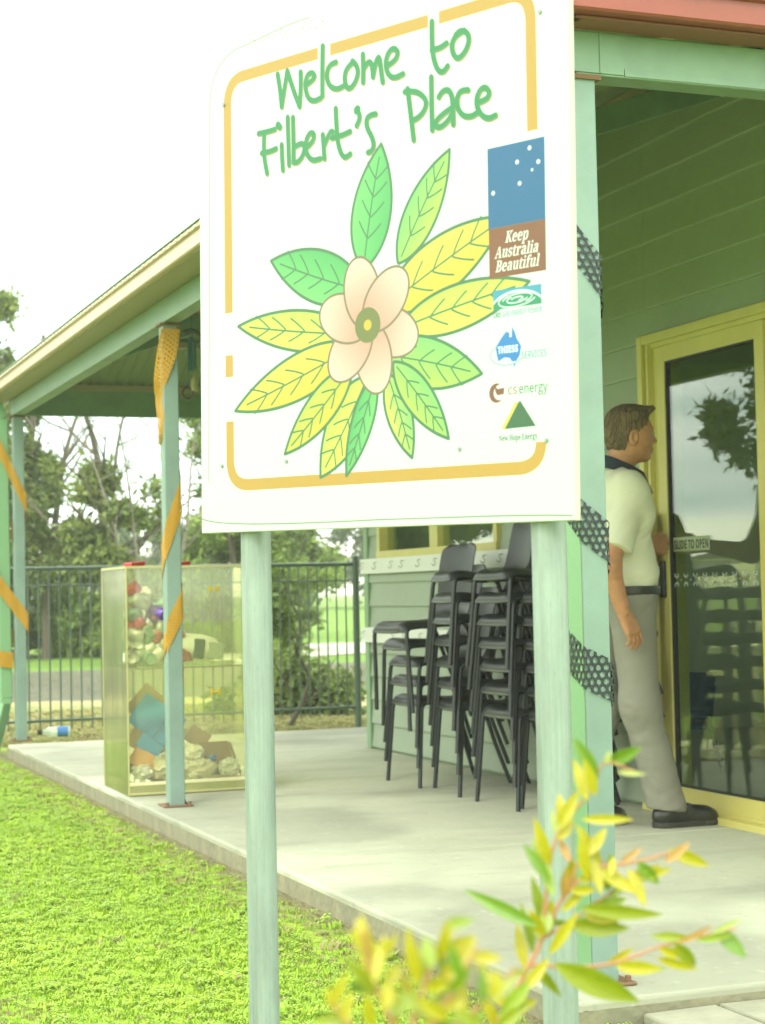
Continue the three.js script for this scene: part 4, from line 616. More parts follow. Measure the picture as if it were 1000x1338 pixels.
// ───────────────────────── clear display box with rubbish ─────────────────────────
{
  const x0 = -5.29, x1 = -4.72, z0 = -0.60, z1 = 0.118, y0 = 0.005, y1 = 1.128, ys = 0.635;
  const t = thing('display_box', 'tall clear yellowed acrylic display box of rubbish on the slab edge', 'display case', [(x0 + x1) / 2, 0, (z0 + z1) / 2]);
  const L = (g) => g.translate(-(x0 + x1) / 2, 0, -(z0 + z1) / 2), b = (...a) => L(bx(...a)), T = 0.006;
  part('side_panel', b(x0, x1, y0, y1, z1 - T, z1), M.acrylHazy, t); part('side_panel', b(x0, x1, y0, y1, z0, z0 + T), M.acryl, t);
  part('back_panel', b(x0, x0 + T, y0, y1, z0 + T + 0.001, z1 - T - 0.001), M.acryl, t);
  part('top_panel', b(x0, x1, y1, y1 + T, z0, z1), M.acryl, t);
  part('shelf', b(x0 + T + 0.001, x1 - 0.012, ys - T, ys, z0 + T + 0.001, z1 - T - 0.001), M.acryl, t);
  part('base', b(x0, x1, y0, y0 + 0.01, z0 + T, z1 - T), M.acrylEdge, t);
  part('floor_panel', b(x0 + T + 0.001, x1 - 0.012, 0.06, 0.066, z0 + T + 0.001, z1 - T - 0.001), M.acryl, t);
  const hinge = (p, y, z) => { const q = []; for (const s of [-1, 1]) { q.push(b(x1 + 0.001, x1 + 0.006, y - 0.016, y + 0.016, z + s * 0.02 - 0.006, z + s * 0.02 + 0.006, 0.002)); } q.push(b(x1 + 0.001, x1 + 0.007, y - 0.005, y + 0.005, z - 0.02, z + 0.02, 0.002)); part('hinge', q, std([0.5, 0.36, 0.02], { roughness: 0.35 }), p); };
  for (const [a, c] of [[0.07, ys - 0.014], [ys - 0.004, y1 - 0.004]]) { const d = part('door', b(x1 - T, x1, a, c, z0 + T + 0.001, z1 - T - 0.001), M.acryl, t); hinge(d, lerp(a, c, 0.78), -0.33); if (a < 0.2) hinge(d, lerp(a, c, 0.78), -0.10); }
  const e = 0.004; part('edge_strip', [b(x1 - 0.004, x1 + 0.002, y0, y1 + T, z1 - 0.005, z1 + 0.002), b(x1 - 0.004, x1 + 0.002, y0, y1 + T, z0 - 0.002, z0 + 0.005), b(x0 - 0.002, x0 + 0.004, y0, y1 + T, z1 - 0.004, z1 + 0.0022), b(x1 - 0.004, x1 + 0.0025, y1 - 0.003, y1 + 0.009, z0 + 0.005, z1 - 0.005), b(x0 + 0.004, x1 - 0.004, y1 - 0.003, y1 + 0.009, z1 - 0.004, z1 + 0.003)], M.acrylEdge, t);
  part('edge_strip', [b(x1 - 0.001, x1 + 0.003, ys - 0.012, ys - 0.005, z0 + 0.005, z1 - 0.005)], std([0.25, 0.24, 0.12]), t);
  part('bottom_rail', b(x1 - 0.004, x1 + 0.008, 0.052, 0.068, z0 + 0.006, z1 - 0.006, 0.002), std([0.62, 0.58, 0.34], { roughness: 0.3 }), t);

  // crushed cans and plastic bottles heaped on the shelf
  const r = rng(88);
  const canGeo = (seed, crush) => { const q = rng(seed), P = []; for (let i = 0; i < 8; i++) P.push(q() * 6.28); const R = 0.032, H = 0.118 * crush;
    const prof = [[0.001, 0.004], [0.024, 0.004], [0.027, 0], [0.032, 0.012], [0.0325, 0.3], [0.0325, 0.7], [0.032, 0.9], [0.026, 1.0], [0.024, 0.985], [0.001, 0.98]].map(([a, b]) => [a, b <= 0.012 ? b : b * H]);
    return gridGeo((u, v) => { const f = v * 27, i = Math.min(8, Math.floor(f / 3)), w = f / 3 - i, a = lerp(prof[i][0], prof[i + 1][0], w), y = lerp(prof[i][1], prof[i + 1][1], w), th = u * 6.2832; const d = (1 - crush) * 0.022 * (Math.sin(2 * th + P[0] + y * 40) + Math.sin(3 * th + P[1] - y * 60) * 0.6) * Math.sin(clamp(y / H) * 3.14); return [(a + (a > 0.028 ? d : 0)) * Math.cos(th), y - H / 2, (a + (a > 0.028 ? d : 0)) * Math.sin(th)]; }, 20, 27); };
  const G = [canGeo(1, 0.85), canGeo(2, 0.6), canGeo(3, 0.7), canGeo(4, 0.5)];
  const lid = std([0.5, 0.5, 0.46], { metalness: 0.6, roughness: 0.3 });
  const kinds = [['red', [0.42, 0.03, 0.03]], ['silver', [0.5, 0.52, 0.48]], ['white', [0.6, 0.6, 0.55]], ['dark red', [0.22, 0.02, 0.03]], ['purple', [0.13, 0.06, 0.32]], ['grey-green', [0.22, 0.33, 0.25]]];
  const mk = kinds.map(([, c]) => std(c, { metalness: 0.3, roughness: 0.38 }));
  const protos = {}; const can = (ki, gi, p, rot) => { const k = ki + '_' + gi; let o; if (protos[k]) o = copy(protos[k]); else { o = protos[k] = thing('crushed_can', `crushed ${kinds[ki][0]} drink can in the heap on the upper shelf`, 'can', [0, 0, 0], 0, `crushed ${kinds[ki][0]} cans on the upper shelf`); part('can_body', G[gi], mk[ki], o); const l = new THREE.CylinderGeometry(0.0235, 0.0235, 0.002, 16); l.translate(0, 0.118 * [0.85, 0.6, 0.7, 0.5][gi] / 2 - 0.003, 0); part('lid', l, lid, o); } o.position.set(...p); o.rotation.set(...rot); return o; };
  const heapH = (z) => 0.41 * (1 - Math.pow(clamp((0.07 - z) / 0.30), 2.2));
  const order = [1, 0, 2, 1, 3, 0, 2, 1, 0, 5];
  let n = 0;
  for (let ly = 0; ly < 8; ly++) for (let iz = 0; iz < 7; iz++) for (let ix = 0; ix < 2; ix++) {
    const z = 0.07 - iz * 0.058 + (r() - 0.5) * 0.035 - (ly % 2) * 0.02, y = ys + 0.036 + ly * 0.055 + 0.02 * r(); if (y > ys + heapH(z)) continue; if (ix === 1 && ly > 4) continue;
    const x = x1 - 0.055 - ix * 0.085 - (r()) * 0.035; can(order[n++ % 10] === undefined ? 1 : order[Math.floor(r() * 10)], Math.floor(r() * 4), [x, y + (r() - 0.5) * 0.012, z], [r() * 6.28, r() * 6.28, r() * 1.6]);
  }
  const pc = can(4, 0, [x1 - 0.035, ys + 0.27, -0.055], [0.2, 0.4, 1.2]); pc.userData.label = 'purple drink can high in the heap on the upper shelf'; delete pc.userData.group;
  // two red cans flattened on top of the box
  const flat = (x, z, lab) => { const o = thing('flattened_can', lab, 'can', [x, y1 + T + 0.014, z], 0.6); const g = new RoundedBoxGeometry(0.06, 0.022, 0.11, 3, 0.01), p = g.attributes.position; for (let i = 0; i < p.count; i++) p.setY(i, p.getY(i) + 0.004 * Math.sin(p.getZ(i) * 90)); g.computeVertexNormals(); part('can_body', g, mk[0], o); };
  flat(x1 - 0.1, 0.05, 'flattened red can on top of the display box, near its left corner'); flat(x1 - 0.2, -0.21, 'flattened red can on top of the display box, right of the second post'); 
  // white plastic jug lying on the shelf
  { const o = thing('plastic_jug', 'white plastic jug with a black grip lying on the upper shelf', 'jug', [x1 - 0.12, ys + 0.085, -0.27]);
    const pf = [[0.001, -0.17], [0.06, -0.17], [0.075, -0.155], [0.08, -0.10], [0.08, 0.03], [0.07, 0.08], [0.045, 0.115], [0.03, 0.125], [0.03, 0.14], [0.001, 0.14]].map((q) => new THREE.Vector2(...q)); const g = new THREE.LatheGeometry(pf, 28); g.scale(1, 0.95, 0.85); g.rotateX(-Math.PI / 2); part('jug_body', g, std([0.66, 0.67, 0.6], { roughness: 0.35 }), o);
    part('grip', bx(0.058, 0.088, -0.055, 0.045, -0.02, 0.035, 0.008), M.rubber, o); part('grip', bx(0.02, 0.07, -0.05, 0.05, 0.148, 0.185, 0.008), M.rubber, o);
    part('label_patch', bx(0.066, 0.077, -0.05, 0.035, -0.115, -0.04, 0.006), std([0.3, 0.33, 0.26]), o); o.rotation.set(-0.12, 0, 0); }
  // lower compartment: cardboard, paper, bottles
  const card = (lab, geo, c, pos, rot, name = 'cardboard_sheet', cat = 'cardboard') => { const o = thing(name, lab, cat, pos); part('sheet', geo, std(c, { roughness: 0.85, bumpMap: rep(fine, 3), bumpScale: 0.001 }), o); o.rotation.set(...rot); return o; };
  const bluebox = thing('cardboard_box', 'flattened bright blue cardboard box leaning in the lower compartment', 'box', [x1 - 0.05, 0.365, -0.04]); { const bm = std([0.025, 0.20, 0.46], { roughness: 0.6 }); const s = part('panel', slabGeo((u, v) => [0.0 + 0.008 * Math.sin(u * 9 + v * 5), (v - 0.5) * 0.17, (u - 0.5) * 0.25], 12, 8, 0.004), bm, bluebox); part('flap', slabGeo((u, v) => [0.010 + 0.012 * v, -0.087 - v * 0.07, (u - 0.5) * 0.13 - 0.04], 6, 5, 0.003), bm, bluebox); part('fold_line', bx(0.006, 0.012, -0.085, 0.085, -0.032, -0.029), std([0.012, 0.10, 0.26]), bluebox); bluebox.rotation.set(-0.62, 0, -0.12); }
  card('plain brown cardboard sheet behind the blue box', bx(-0.003, 0.003, -0.085, 0.085, -0.11, 0.11), [0.34, 0.24, 0.11], [x1 - 0.12, 0.42, -0.03], [-0.72, 0.02, -0.15]);
  card('tan folded cardboard sloping under the blue box', slabGeo((u, v) => [0.02 * Math.sin(u * 4), (v - 0.5) * 0.1, (u - 0.5) * 0.25], 8, 4, 0.005), [0.36, 0.25, 0.10], [x1 - 0.10, 0.235, -0.025], [-0.5, 0, 0]);
  card('orange-brown cardboard strip low left in the lower compartment', slabGeo((u, v) => [0.015 * Math.sin(u * 5), (v - 0.5) * 0.09, (u - 0.5) * 0.16], 8, 4, 0.005), [0.44, 0.22, 0.05], [x1 - 0.04, 0.165, 0.02], [-0.6, 0, 0.1]);
  card('dark brown corrugated sheet in the lower left corner of the box', slabGeo((u, v) => [0.01 * Math.sin(u * 20), (v - 0.5) * 0.12, (u - 0.5) * 0.2], 16, 4, 0.005), [0.16, 0.13, 0.07], [x1 - 0.07, 0.135, 0.0], [-0.4, 0.05, 0.1]);
  card('small brown card standing right of the second post in the lower compartment', slabGeo((u, v) => [0.01 * u, (v - 0.5) * 0.09, (u - 0.5) * 0.12], 4, 4, 0.004), [0.33, 0.24, 0.13], [x1 - 0.14, 0.265, -0.27], [-0.6, 0, 0]);
  card('brown carton folded like a tent, right in the lower compartment', mergeGeometries([slabGeo((u, v) => [-0.02, v * 0.17, -u * 0.16 + (0.03) * v * 2], 4, 6, 0.005), slabGeo((u, v) => [0.0, v * 0.165, -0.16 + 0.06 * v - u * 0.006], 2, 6, 0.02)]), [0.25, 0.17, 0.08], [x1 - 0.10, 0.07, -0.33], [0, 0.15, 0]);
  // crumpled paper and clear plastic wads
  const wad = (lab, c, p, R, seed, o = {}) => { const g = new THREE.IcosahedronGeometry(R, 4), q = g.attributes.position; for (let i = 0; i < q.count; i++) { const v = V(q.getX(i), q.getY(i), q.getZ(i)).normalize(); const a = Math.abs(fbm((v.x * 0.5 + 1) % 1, (v.y * 0.5 + v.z * 0.23 + 1) % 1, 7, 3, seed) - 0.5) * 2; v.multiplyScalar(R * (0.78 + 0.5 * a)); q.setXYZ(i, v.x * (o.sx ?? 1), v.y * 0.8, v.z * (o.sz ?? 1)); } g.computeVertexNormals(); const w = thing(o.name ?? 'crumpled_paper', lab, o.cat ?? 'paper', p); part('crumple', g, o.mat ?? std(c, { roughness: 0.8 }), w); return w; };
  const film = new THREE.MeshPhysicalMaterial({ color: C3(0.72, 0.74, 0.66), roughness: 0.25, transmission: 0.45, thickness: 0 });
  wad('crumpled cream paper left of the second post in the lower compartment', [0.45, 0.42, 0.30], [x1 - 0.08, 0.135, -0.06], 0.085, 5); wad('clear crumpled plastic bag at the bottom left of the lower compartment', 0, [x1 - 0.06, 0.12, 0.03], 0.065, 6, { name: 'plastic_bag', cat: 'bag', mat: film });
  wad('white paper wad just right of the second post in the lower compartment', [0.55, 0.55, 0.45], [x1 - 0.1, 0.19, -0.24], 0.06, 7); wad('cream paper lying low right of the second post', [0.48, 0.46, 0.36], [x1 - 0.07, 0.115, -0.27], 0.07, 8, { sz: 1.3 });
  wad('clear plastic bag slumped inside the brown carton tent', 0, [x1 - 0.06, 0.115, -0.41], 0.06, 9, { name: 'plastic_bag', cat: 'bag', mat: film }); wad('small blue wrapper beside the brown carton tent', [0.03, 0.14, 0.40], [x1 - 0.05, 0.165, -0.325], 0.022, 10, { name: 'wrapper', cat: 'wrapper' });
  wad('small green wrapper in the crumpled paper of the lower compartment', [0.06, 0.25, 0.18], [x1 - 0.03, 0.125, -0.075], 0.025, 12, { name: 'wrapper', cat: 'wrapper' });
}

// water bottle lying by the fence
{
  const o = thing('water_bottle', 'clear plastic water bottle with blue label lying on the far slab edge', 'bottle', [-8.75, 0.04, -0.27]); o.rotation.set(0, -0.2, 0);
  const pf = [[0.001, 0], [0.032, 0], [0.037, 0.008], [0.037, 0.10], [0.035, 0.115], [0.037, 0.13], [0.036, 0.15], [0.014, 0.195], [0.0135, 0.21], [0.001, 0.21]].map((q) => new THREE.Vector2(...q));
  const lay = (g) => { g.rotateX(Math.PI / 2); g.translate(0, 0, -0.1); return g; };
  part('bottle_body', lay(new THREE.LatheGeometry(pf, 24)), new THREE.MeshPhysicalMaterial({ color: C3(0.85, 0.9, 0.85), roughness: 0.1, transmission: 0.7, thickness: 0 }), o);
  const lb = new THREE.CylinderGeometry(0.0378, 0.0378, 0.075, 24, 1, true); lb.translate(0, 0.055, 0); part('label_band', lay(lb), std([0.03, 0.14, 0.36], { roughness: 0.4 }), o);
  const cp = new THREE.CylinderGeometry(0.019, 0.019, 0.034, 18); cp.translate(0, 0.215, 0); part('cap', lay(cp), M.rubber, o);
}
// hanging bottle mobile under the roof
{
  const o = thing('hanging_mobile', 'blue hanging chime of bottles and cord under the roof beside the second post', 'mobile', [-5.9, 2.47, -0.55]);
  const blue = std([0.05, 0.16, 0.30], { roughness: 0.4 });
  part('hanger_bar', [tube([[-0.01, 0.02, 0.045], [0, 0.035, 0], [0.01, 0.005, -0.06]], 0.012, 10, 8)], std([0.10, 0.09, 0.10]), o);
  for (const [z, l] of [[0.02, 0.33], [-0.005, 0.22], [-0.045, 0.29]]) part('cord', rod([0, 0.02, z], [0.004, 0.02 - l, z * 1.2], 0.0025, 5), blue, o);
  part('chime_tube', rod([0, -0.005, 0.012], [0, -0.20, 0.008], 0.011, 12), blue, o); part('chime_tube', rod([0.01, -0.03, -0.016], [0.01, -0.19, -0.016], 0.008, 12), blue, o);
  const bt = new THREE.LatheGeometry([[0.001, 0], [0.02, 0], [0.022, 0.01], [0.022, 0.06], [0.009, 0.085], [0.009, 0.105], [0.001, 0.105]].map((q) => new THREE.Vector2(...q)), 16); bt.translate(0, -0.315, -0.012); part('small_bottle', bt, std([0.42, 0.38, 0.2], { roughness: 0.3 }), o);
  const rg = new THREE.TorusGeometry(0.032, 0.008, 8, 20); rg.rotateY(Math.PI / 2); rg.translate(0, -0.33, 0.03); part('ring', rg, std([0.12, 0.09, 0.08]), o);
  part('hook', rod([0, 0.03, 0], [0, 0.28, 0], 0.002, 5), M.fence, o);
}

// ───────────────────────── perforated tape wound round the posts ─────────────────────────
function holes(px, n, hr, aspect) {        // hexagonal holes in a tile of n x n cells; alpha in the green channel
  const w = 256, h = Math.round(256 * 1.732), cv = document.createElement('canvas'); cv.width = w; cv.height = h; const c = cv.getContext('2d');
  c.fillStyle = '#fff'; c.fillRect(0, 0, w, h); c.fillStyle = '#000'; const s = w / n;
  for (let j = -1; j <= n * 2 + 1; j++) for (let i = -1; i <= n + 1; i++) { c.beginPath(); c.ellipse((i + (j & 1 ? 0.5 : 0)) * s, j * s * 0.866, s * hr, s * hr * aspect, 0, 0, 6.3); c.fill(); }
  const t = new THREE.CanvasTexture(cv); t.wrapS = t.wrapT = THREE.RepeatWrapping; t.repeat.set(1 / px / n, 1 / px / n / 1.732); return t;
}
const tapeBlack = std([0.010, 0.017, 0.020], { roughness: 0.45, side: THREE.DoubleSide, alphaMap: holes(0.0205, 4, 0.365, 1), transparent: true });
const tapeYellow = std([0.42, 0.22, 0.004], { roughness: 0.5, side: THREE.DoubleSide, alphaMap: holes(0.016, 4, 0.26, 0.6), transparent: true });
// path round a rectangle: s = 0 at corner (x-, z+), then z+ face, x+ face, z- face, x- face; keys: [turns, y]
function tapeGeo(cx, cz, hx, hz, keys, width, off = 0.004) {
  hx += off; hz += off; const Lx = 2 * hx, Lz = 2 * hz, per = 2 * (Lx + Lz);
  const at = (s) => { s = ((s % per) + per) % per; if (s < Lx) return [cx - hx + s, cz + hz]; s -= Lx; if (s < Lz) return [cx + hx, cz + hz - s]; s -= Lz; if (s < Lx) return [cx + hx - s, cz - hz]; s -= Lx; return [cx - hx, cz - hz + s]; };
  // round the corners by averaging
  const rnd = (s) => { let a = [0, 0]; for (let i = -2; i <= 2; i++) { const q = at(s + i * 0.003); a[0] += q[0] / 5; a[1] += q[1] / 5; } return a; };
  const cum = keys.map(([f, k]) => (Math.floor(f / 4) * per) + [0, Lx, Lx + Lz, 2 * Lx + Lz][((f % 4) + 4) % 4]);
  const s0 = cum[0], s1 = cum[cum.length - 1], n = Math.round((s1 - s0) / 0.008);
  const yAt = (s) => { for (let i = 0; i < cum.length - 1; i++) if (s <= cum[i + 1] + 1e-9) { const t = (s - cum[i]) / (cum[i + 1] - cum[i]); return lerp(keys[i][1], keys[i + 1][1], t); } return keys[keys.length - 1][1]; };
  const g = slabGeo((u, v) => { const s = lerp(s0, s1, u), p = rnd(s), w = 0.0022 * Math.sin(s * 60) * Math.sin(v * 3.14); return [p[0] + w, yAt(s) + (v - 0.5) * width, p[1] - w]; }, n, 6, 0.0015);
  const uv = g.attributes.uv; for (let i = 0; i < uv.count; i++) { const s = lerp(s0, s1, uv.getX(i)); uv.setXY(i, s, yAt(s) + uv.getY(i) * width); } return g;
}
{
  const a = thing('perforated_tape', 'black perforated tape wound round the nearest verandah post', 'tape', [0, 0, 0]);
  part('wound_strip', tapeGeo(0, 0, 0.0375, 0.0395, [[0, 1.95], [2, 1.755], [4, 1.215], [6, 1.09], [8, 0.825], [10, 0.745], [11, 0.70]], 0.105), tapeBlack, a);
  const y2 = thing('perforated_tape', 'yellow perforated tape wound round the middle verandah post', 'tape', [-4.23, 0, 0.006]);
  const W2 = tapeGeo(0, 0, 0.0375, 0.0375, [[-2, 1.40 + 0.38], [1, 1.50]], 0.09);
  // winds the other way: mirrored in z of the path, done by swapping the face order
  const wind = (keys, w) => { const g = tapeGeo(0, 0, 0.0375, 0.0375, keys, w), p = g.attributes.position; return g; };
  part('wound_strip', wind([[1, 1.235], [2, 1.455], [4, 1.72]].map((q) => q), 0.17), tapeYellow, y2);
  part('wound_strip', wind([[1, 0.79], [2, 0.95], [5, 1.235]], 0.145), tapeYellow, y2);
  part('wound_strip', wind([[2, 0.60], [3, 0.66], [5, 0.79]], 0.085), tapeYellow, y2);
  // loose end hanging down the outer side from the top of the post
  const C = new THREE.CatmullRomCurve3([V(0.046, 2.245, 0.0), V(0.044, 2.12, 0.022), V(0.035, 2.0, 0.05), V(0.02, 1.92, 0.056), V(0.03, 1.83, 0.052), V(0.02, 1.75, 0.05), V(-0.02, 1.70, 0.044)]);
  const hw = [0.046, 0.05, 0.034, 0.018, 0.02, 0.016, 0.014];
  const lg = slabGeo((u, v) => { const p = C.getPoint(u), f = u * 6, i = Math.min(5, Math.floor(f)), w = lerp(hw[i], hw[i + 1], f - i), t = (v - 0.5) * 2, an = 0.35 + u * 1.5; return [p.x + 0.3 * w * t * Math.sin(an), p.y, p.z - t * w * Math.cos(an * 0.5)]; }, 40, 6, 0.0015);
  { const uv = lg.attributes.uv; for (let i = 0; i < uv.count; i++) uv.setXY(i, uv.getX(i) * 0.55, uv.getY(i) * 0.09); }
  part('loose_end', lg, tapeYellow, y2);
  const y1 = thing('perforated_tape', 'yellow perforated tape wound round the farthest post and its downpipe', 'tape', [-8.595, 0, 0.053]);
  part('wound_strip', tapeGeo(0, 0, 0.04, 0.098, [[1, 2.08], [2, 1.64], [4, 1.36], [5, 1.10], [6, 0.82], [8, 0.66]], 0.135), tapeYellow, y1);
  part('wound_strip', tapeGeo(-0.005, 0.055, 0.034, 0.046, [[0, 0.66], [1, 0.58], [2, 0.56]], 0.11, 0.008), tapeYellow, y1);
}

// ───────────────────────── the man at the door ─────────────────────────
{
  const O = [-2.5, 0, -1.46], man = thing('person', 'person in cream polo shirt with navy collar and grey trousers stepping to the glass door', 'person', O);
  const lo = (g) => g.translate(-O[0], -O[1], -O[2]);
  const J = { hipR: [-2.42, 0.93, -1.445], hipL: [-2.60, 0.93, -1.425], kneR: [-2.425, 0.50, -1.475], kneL: [-2.61, 0.50, -1.385], ankR: [-2.44, 0.085, -1.60], ankL: [-2.62, 0.09, -1.285], shR: [-2.345, 1.375, -1.405], shL: [-2.675, 1.385, -1.44], elR: [-2.28, 1.065, -1.275], wrR: [-2.285, 0.88, -1.335], elL: [-2.74, 1.12, -1.54], wrL: [-2.79, 1.155, -1.748] };
  // a hand: metacarpals, three-jointed fingers, thumb from the side of the palm
  const hand = (w, d, n, s, curl, spread) => {
    d = V(...d).normalize(); n = V(...n).addScaledVector(d, -V(...n).dot(d)).normalize(); s = V(...s).addScaledVector(d, -V(...s).dot(d)).addScaledVector(n, -V(...s).dot(n)).normalize(); const q = [], A = (v) => [v.x, v.y, v.z], W = V(...w);
    [[0.028, 0.078, 0.088], [0.009, 0.086, 0.09], [-0.010, 0.08, 0.085], [-0.027, 0.063, 0.078]].forEach(([o, L, m], i) => {
      const b = W.clone().addScaledVector(s, o * 0.55).addScaledVector(d, 0.005), k = W.clone().addScaledVector(s, o).addScaledVector(d, m); q.push(['p', cone(A(b), A(k), 0.016, 0.0125)]);
      let p = k, an = curl[0]; const lens = [0.45, 0.31, 0.24], dir = d.clone().addScaledVector(s, spread * o * 8).normalize(); let r = 0.0092 - (i === 3 ? 0.001 : 0); const f = [];
      for (let j = 0; j < 3; j++) { const v = dir.clone().multiplyScalar(Math.cos(an)).addScaledVector(n, Math.sin(an)); const e = p.clone().addScaledVector(v, L * lens[j]); f.push(cone(A(p), A(e), r, r * 0.9)); r *= 0.9; p = e; an += curl[1] + 0.06 * i; }
      q.push(['f', (x, y, z) => Math.min(f[0](x, y, z), f[1](x, y, z), f[2](x, y, z))]);
    });
    const t0 = W.clone().addScaledVector(s, 0.02).addScaledVector(d, 0.02), t1 = t0.clone().addScaledVector(s, 0.024).addScaledVector(d, 0.036).addScaledVector(n, 0.012), t2 = t1.clone().addScaledVector(s, 0.006).addScaledVector(d, 0.03).addScaledVector(n, 0.010), t3 = t2.clone().addScaledVector(d, 0.024).addScaledVector(n, 0.008);
    const th = [cone(A(t0), A(t1), 0.015, 0.0115), cone(A(t1), A(t2), 0.0108, 0.0098), cone(A(t2), A(t3), 0.0098, 0.008)];
    const P = q.filter((a) => a[0] === 'p').map((a) => a[1]), Fg = q.filter((a) => a[0] === 'f').map((a) => a[1]);
    return (x, y, z) => { let a = P[0](x, y, z); for (let i = 1; i < 4; i++) a = smin(a, P[i](x, y, z), 0.014); let b = 1e9; for (const f of Fg) b = Math.min(b, f(x, y, z)); let t = th[0](x, y, z); t = smin(t, th[1](x, y, z), 0.006); t = smin(t, th[2](x, y, z), 0.005); return smin(smin(a, b, 0.007), t, 0.010); };
  };
  const hR = hand(J.wrR, [0.05, -0.88, -0.42], [-0.9, -0.1, 0.25], [0, 0.42, -0.9], [0.18, 0.42], 0.15), hL = hand(J.wrL, [-0.25, 0.0, -0.95], [-0.95, 0, 0.25], [0, 1, 0], [0.5, 0.75], 0.1);
  const arms = [cone(J.shR, J.elR, 0.05, 0.043), cone(J.elR, J.wrR, 0.044, 0.029), cone(J.shL, J.elL, 0.05, 0.043), cone(J.elL, J.wrL, 0.044, 0.029)];
  const torso = [cone([-2.40, 1.28, -1.44], [-2.62, 1.28, -1.44], 0.092, 0.092), cone(J.shR, J.shL, 0.06, 0.06), cone([-2.44, 1.09, -1.447], [-2.58, 1.09, -1.447], 0.103, 0.103), cone([-2.44, 0.95, -1.445], [-2.58, 0.95, -1.445], 0.098, 0.098)];
  const torsoF = (x, y, z) => { let a = torso[0](x, y, z); for (let i = 1; i < 4; i++) a = smin(a, torso[i](x, y, z), 0.10); return a; };
  const legs = [cone(J.hipR, J.kneR, 0.085, 0.058), cone(J.kneR, J.ankR, 0.055, 0.04), cone(J.hipL, J.kneL, 0.085, 0.058), cone(J.kneL, J.ankL, 0.055, 0.04), cone(J.ankR, [-2.44, 0.045, -1.76], 0.035, 0.028), cone(J.ankL, [-2.62, 0.045, -1.44], 0.035, 0.028)];
  const hc = [-2.49, 1.609, -1.495], hy = -0.20, ch = Math.cos(hy), sh = Math.sin(hy);
  const neck = cone([hc[0], hc[1] - 0.05, hc[2] + 0.03], [-2.51, 1.40, -1.44], 0.053, 0.066);
  const bodyF = (x, y, z) => { let a = torsoF(x, y, z); for (const f of arms) a = smin(a, f(x, y, z), 0.03); a = smin(a, neck(x, y, z), 0.05); for (const f of legs) a = smin(a, f(x, y, z), 0.03); return a; };
  const HE = [ell([0, 0.028, 0.006], [0.076, 0.088, 0.096]), ell([0, -0.035, -0.03], [0.062, 0.082, 0.064]), ell([0, -0.093, -0.066], [0.024, 0.02, 0.022]), cone([0, 0.004, -0.090], [0, -0.028, -0.107], 0.008, 0.0115), ell([0, 0.02, -0.085], [0.05, 0.012, 0.013]), ell([0, -0.06, -0.091], [0.023, 0.0075, 0.010]), ell([0, -0.073, -0.088], [0.021, 0.008, 0.010]), ell([0.078, -0.02, 0.006], [0.009, 0.033, 0.020]), ell([-0.078, -0.02, 0.006], [0.009, 0.033, 0.020]), ell([0, -0.07, 0.0], [0.058, 0.04, 0.05])];
  const toH = (x, y, z) => { const a = x - hc[0], c = z - hc[2]; return [a * ch - c * sh, y - hc[1], a * sh + c * ch]; };
  const headL = (x, y, z) => { let a = smin(HE[0](x, y, z), HE[1](x, y, z), 0.05); a = smin(a, HE[9](x, y, z), 0.03); a = smin(a, HE[2](x, y, z), 0.02); a = smin(a, HE[4](x, y, z), 0.012); a = smin(a, HE[3](x, y, z), 0.010); for (const s of [-1, 1]) a = Math.max(a, -(Math.hypot(x - 0.031 * s, y - 0.002, z + 0.100) - 0.0125)); a = smin(a, HE[5](x, y, z), 0.004); a = smin(a, HE[6](x, y, z), 0.004); for (const i of [7, 8]) { let e = HE[i](x, y, z); e = Math.max(e, -(Math.hypot((Math.abs(x) - 0.088) * 1.2, (y + 0.018) * 0.55, (z - 0.002) * 0.9) - 0.011)); a = smin(a, e, 0.008); } return a; };
  const headF = (x, y, z) => { const p = toH(x, y, z); return smin(headL(...p), neck(x, y, z), 0.03); };
  const skin = new THREE.MeshPhysicalMaterial({ map: rep(mottle([0.40, 0.205, 0.095], 0.22, 141, 10, [1, 0.85, 0.8]), 6), roughness: 0.55, bumpMap: rep(fine, 14), bumpScale: 0.0005 });
  const cutHead = (x, y, z) => Math.max(headF(x, y, z), 1.44 - y), bodyC = (x, y, z) => Math.max(bodyF(x, y, z), y - 1.446);
  const near = (p, r) => [[p[0] - r, p[1] - r, p[2] - r], [p[0] + r, p[1] + r, p[2] + r]];
  const body = [nets(bodyC, [-2.85, 0.0, -1.84], [-2.18, 1.5, -1.17], 0.012), nets(cutHead, [hc[0] - 0.11, 1.42, hc[2] - 0.145], [hc[0] + 0.11, 1.75, hc[2] + 0.13], 0.0035), nets(hR, ...near([J.wrR[0], J.wrR[1] - 0.08, J.wrR[2] - 0.04], 0.125), 0.003), nets(hL, ...near([J.wrL[0] - 0.04, J.wrL[1], J.wrL[2] - 0.06], 0.12), 0.003)];
  part('body', body.map((g) => lo(g)), skin, man);
  // hair
  const HL = [[-0.11, 0.10], [-0.079, 0.074], [-0.06, 0.034], [-0.043, -0.012], [-0.018, 0.0], [0.0, 0.014], [0.022, -0.01], [0.04, -0.085], [0.06, -0.10], [0.12, -0.10]];
  const hl = (z) => { for (let i = 0; i < HL.length - 1; i++) if (z <= HL[i + 1][0]) return lerp(HL[i][1], HL[i + 1][1], clamp((z - HL[i][0]) / (HL[i + 1][0] - HL[i][0]))); return -0.1; };
  const quiff = cone([0.0, 0.088, -0.055], [0.008, 0.104, -0.098], 0.02, 0.004);
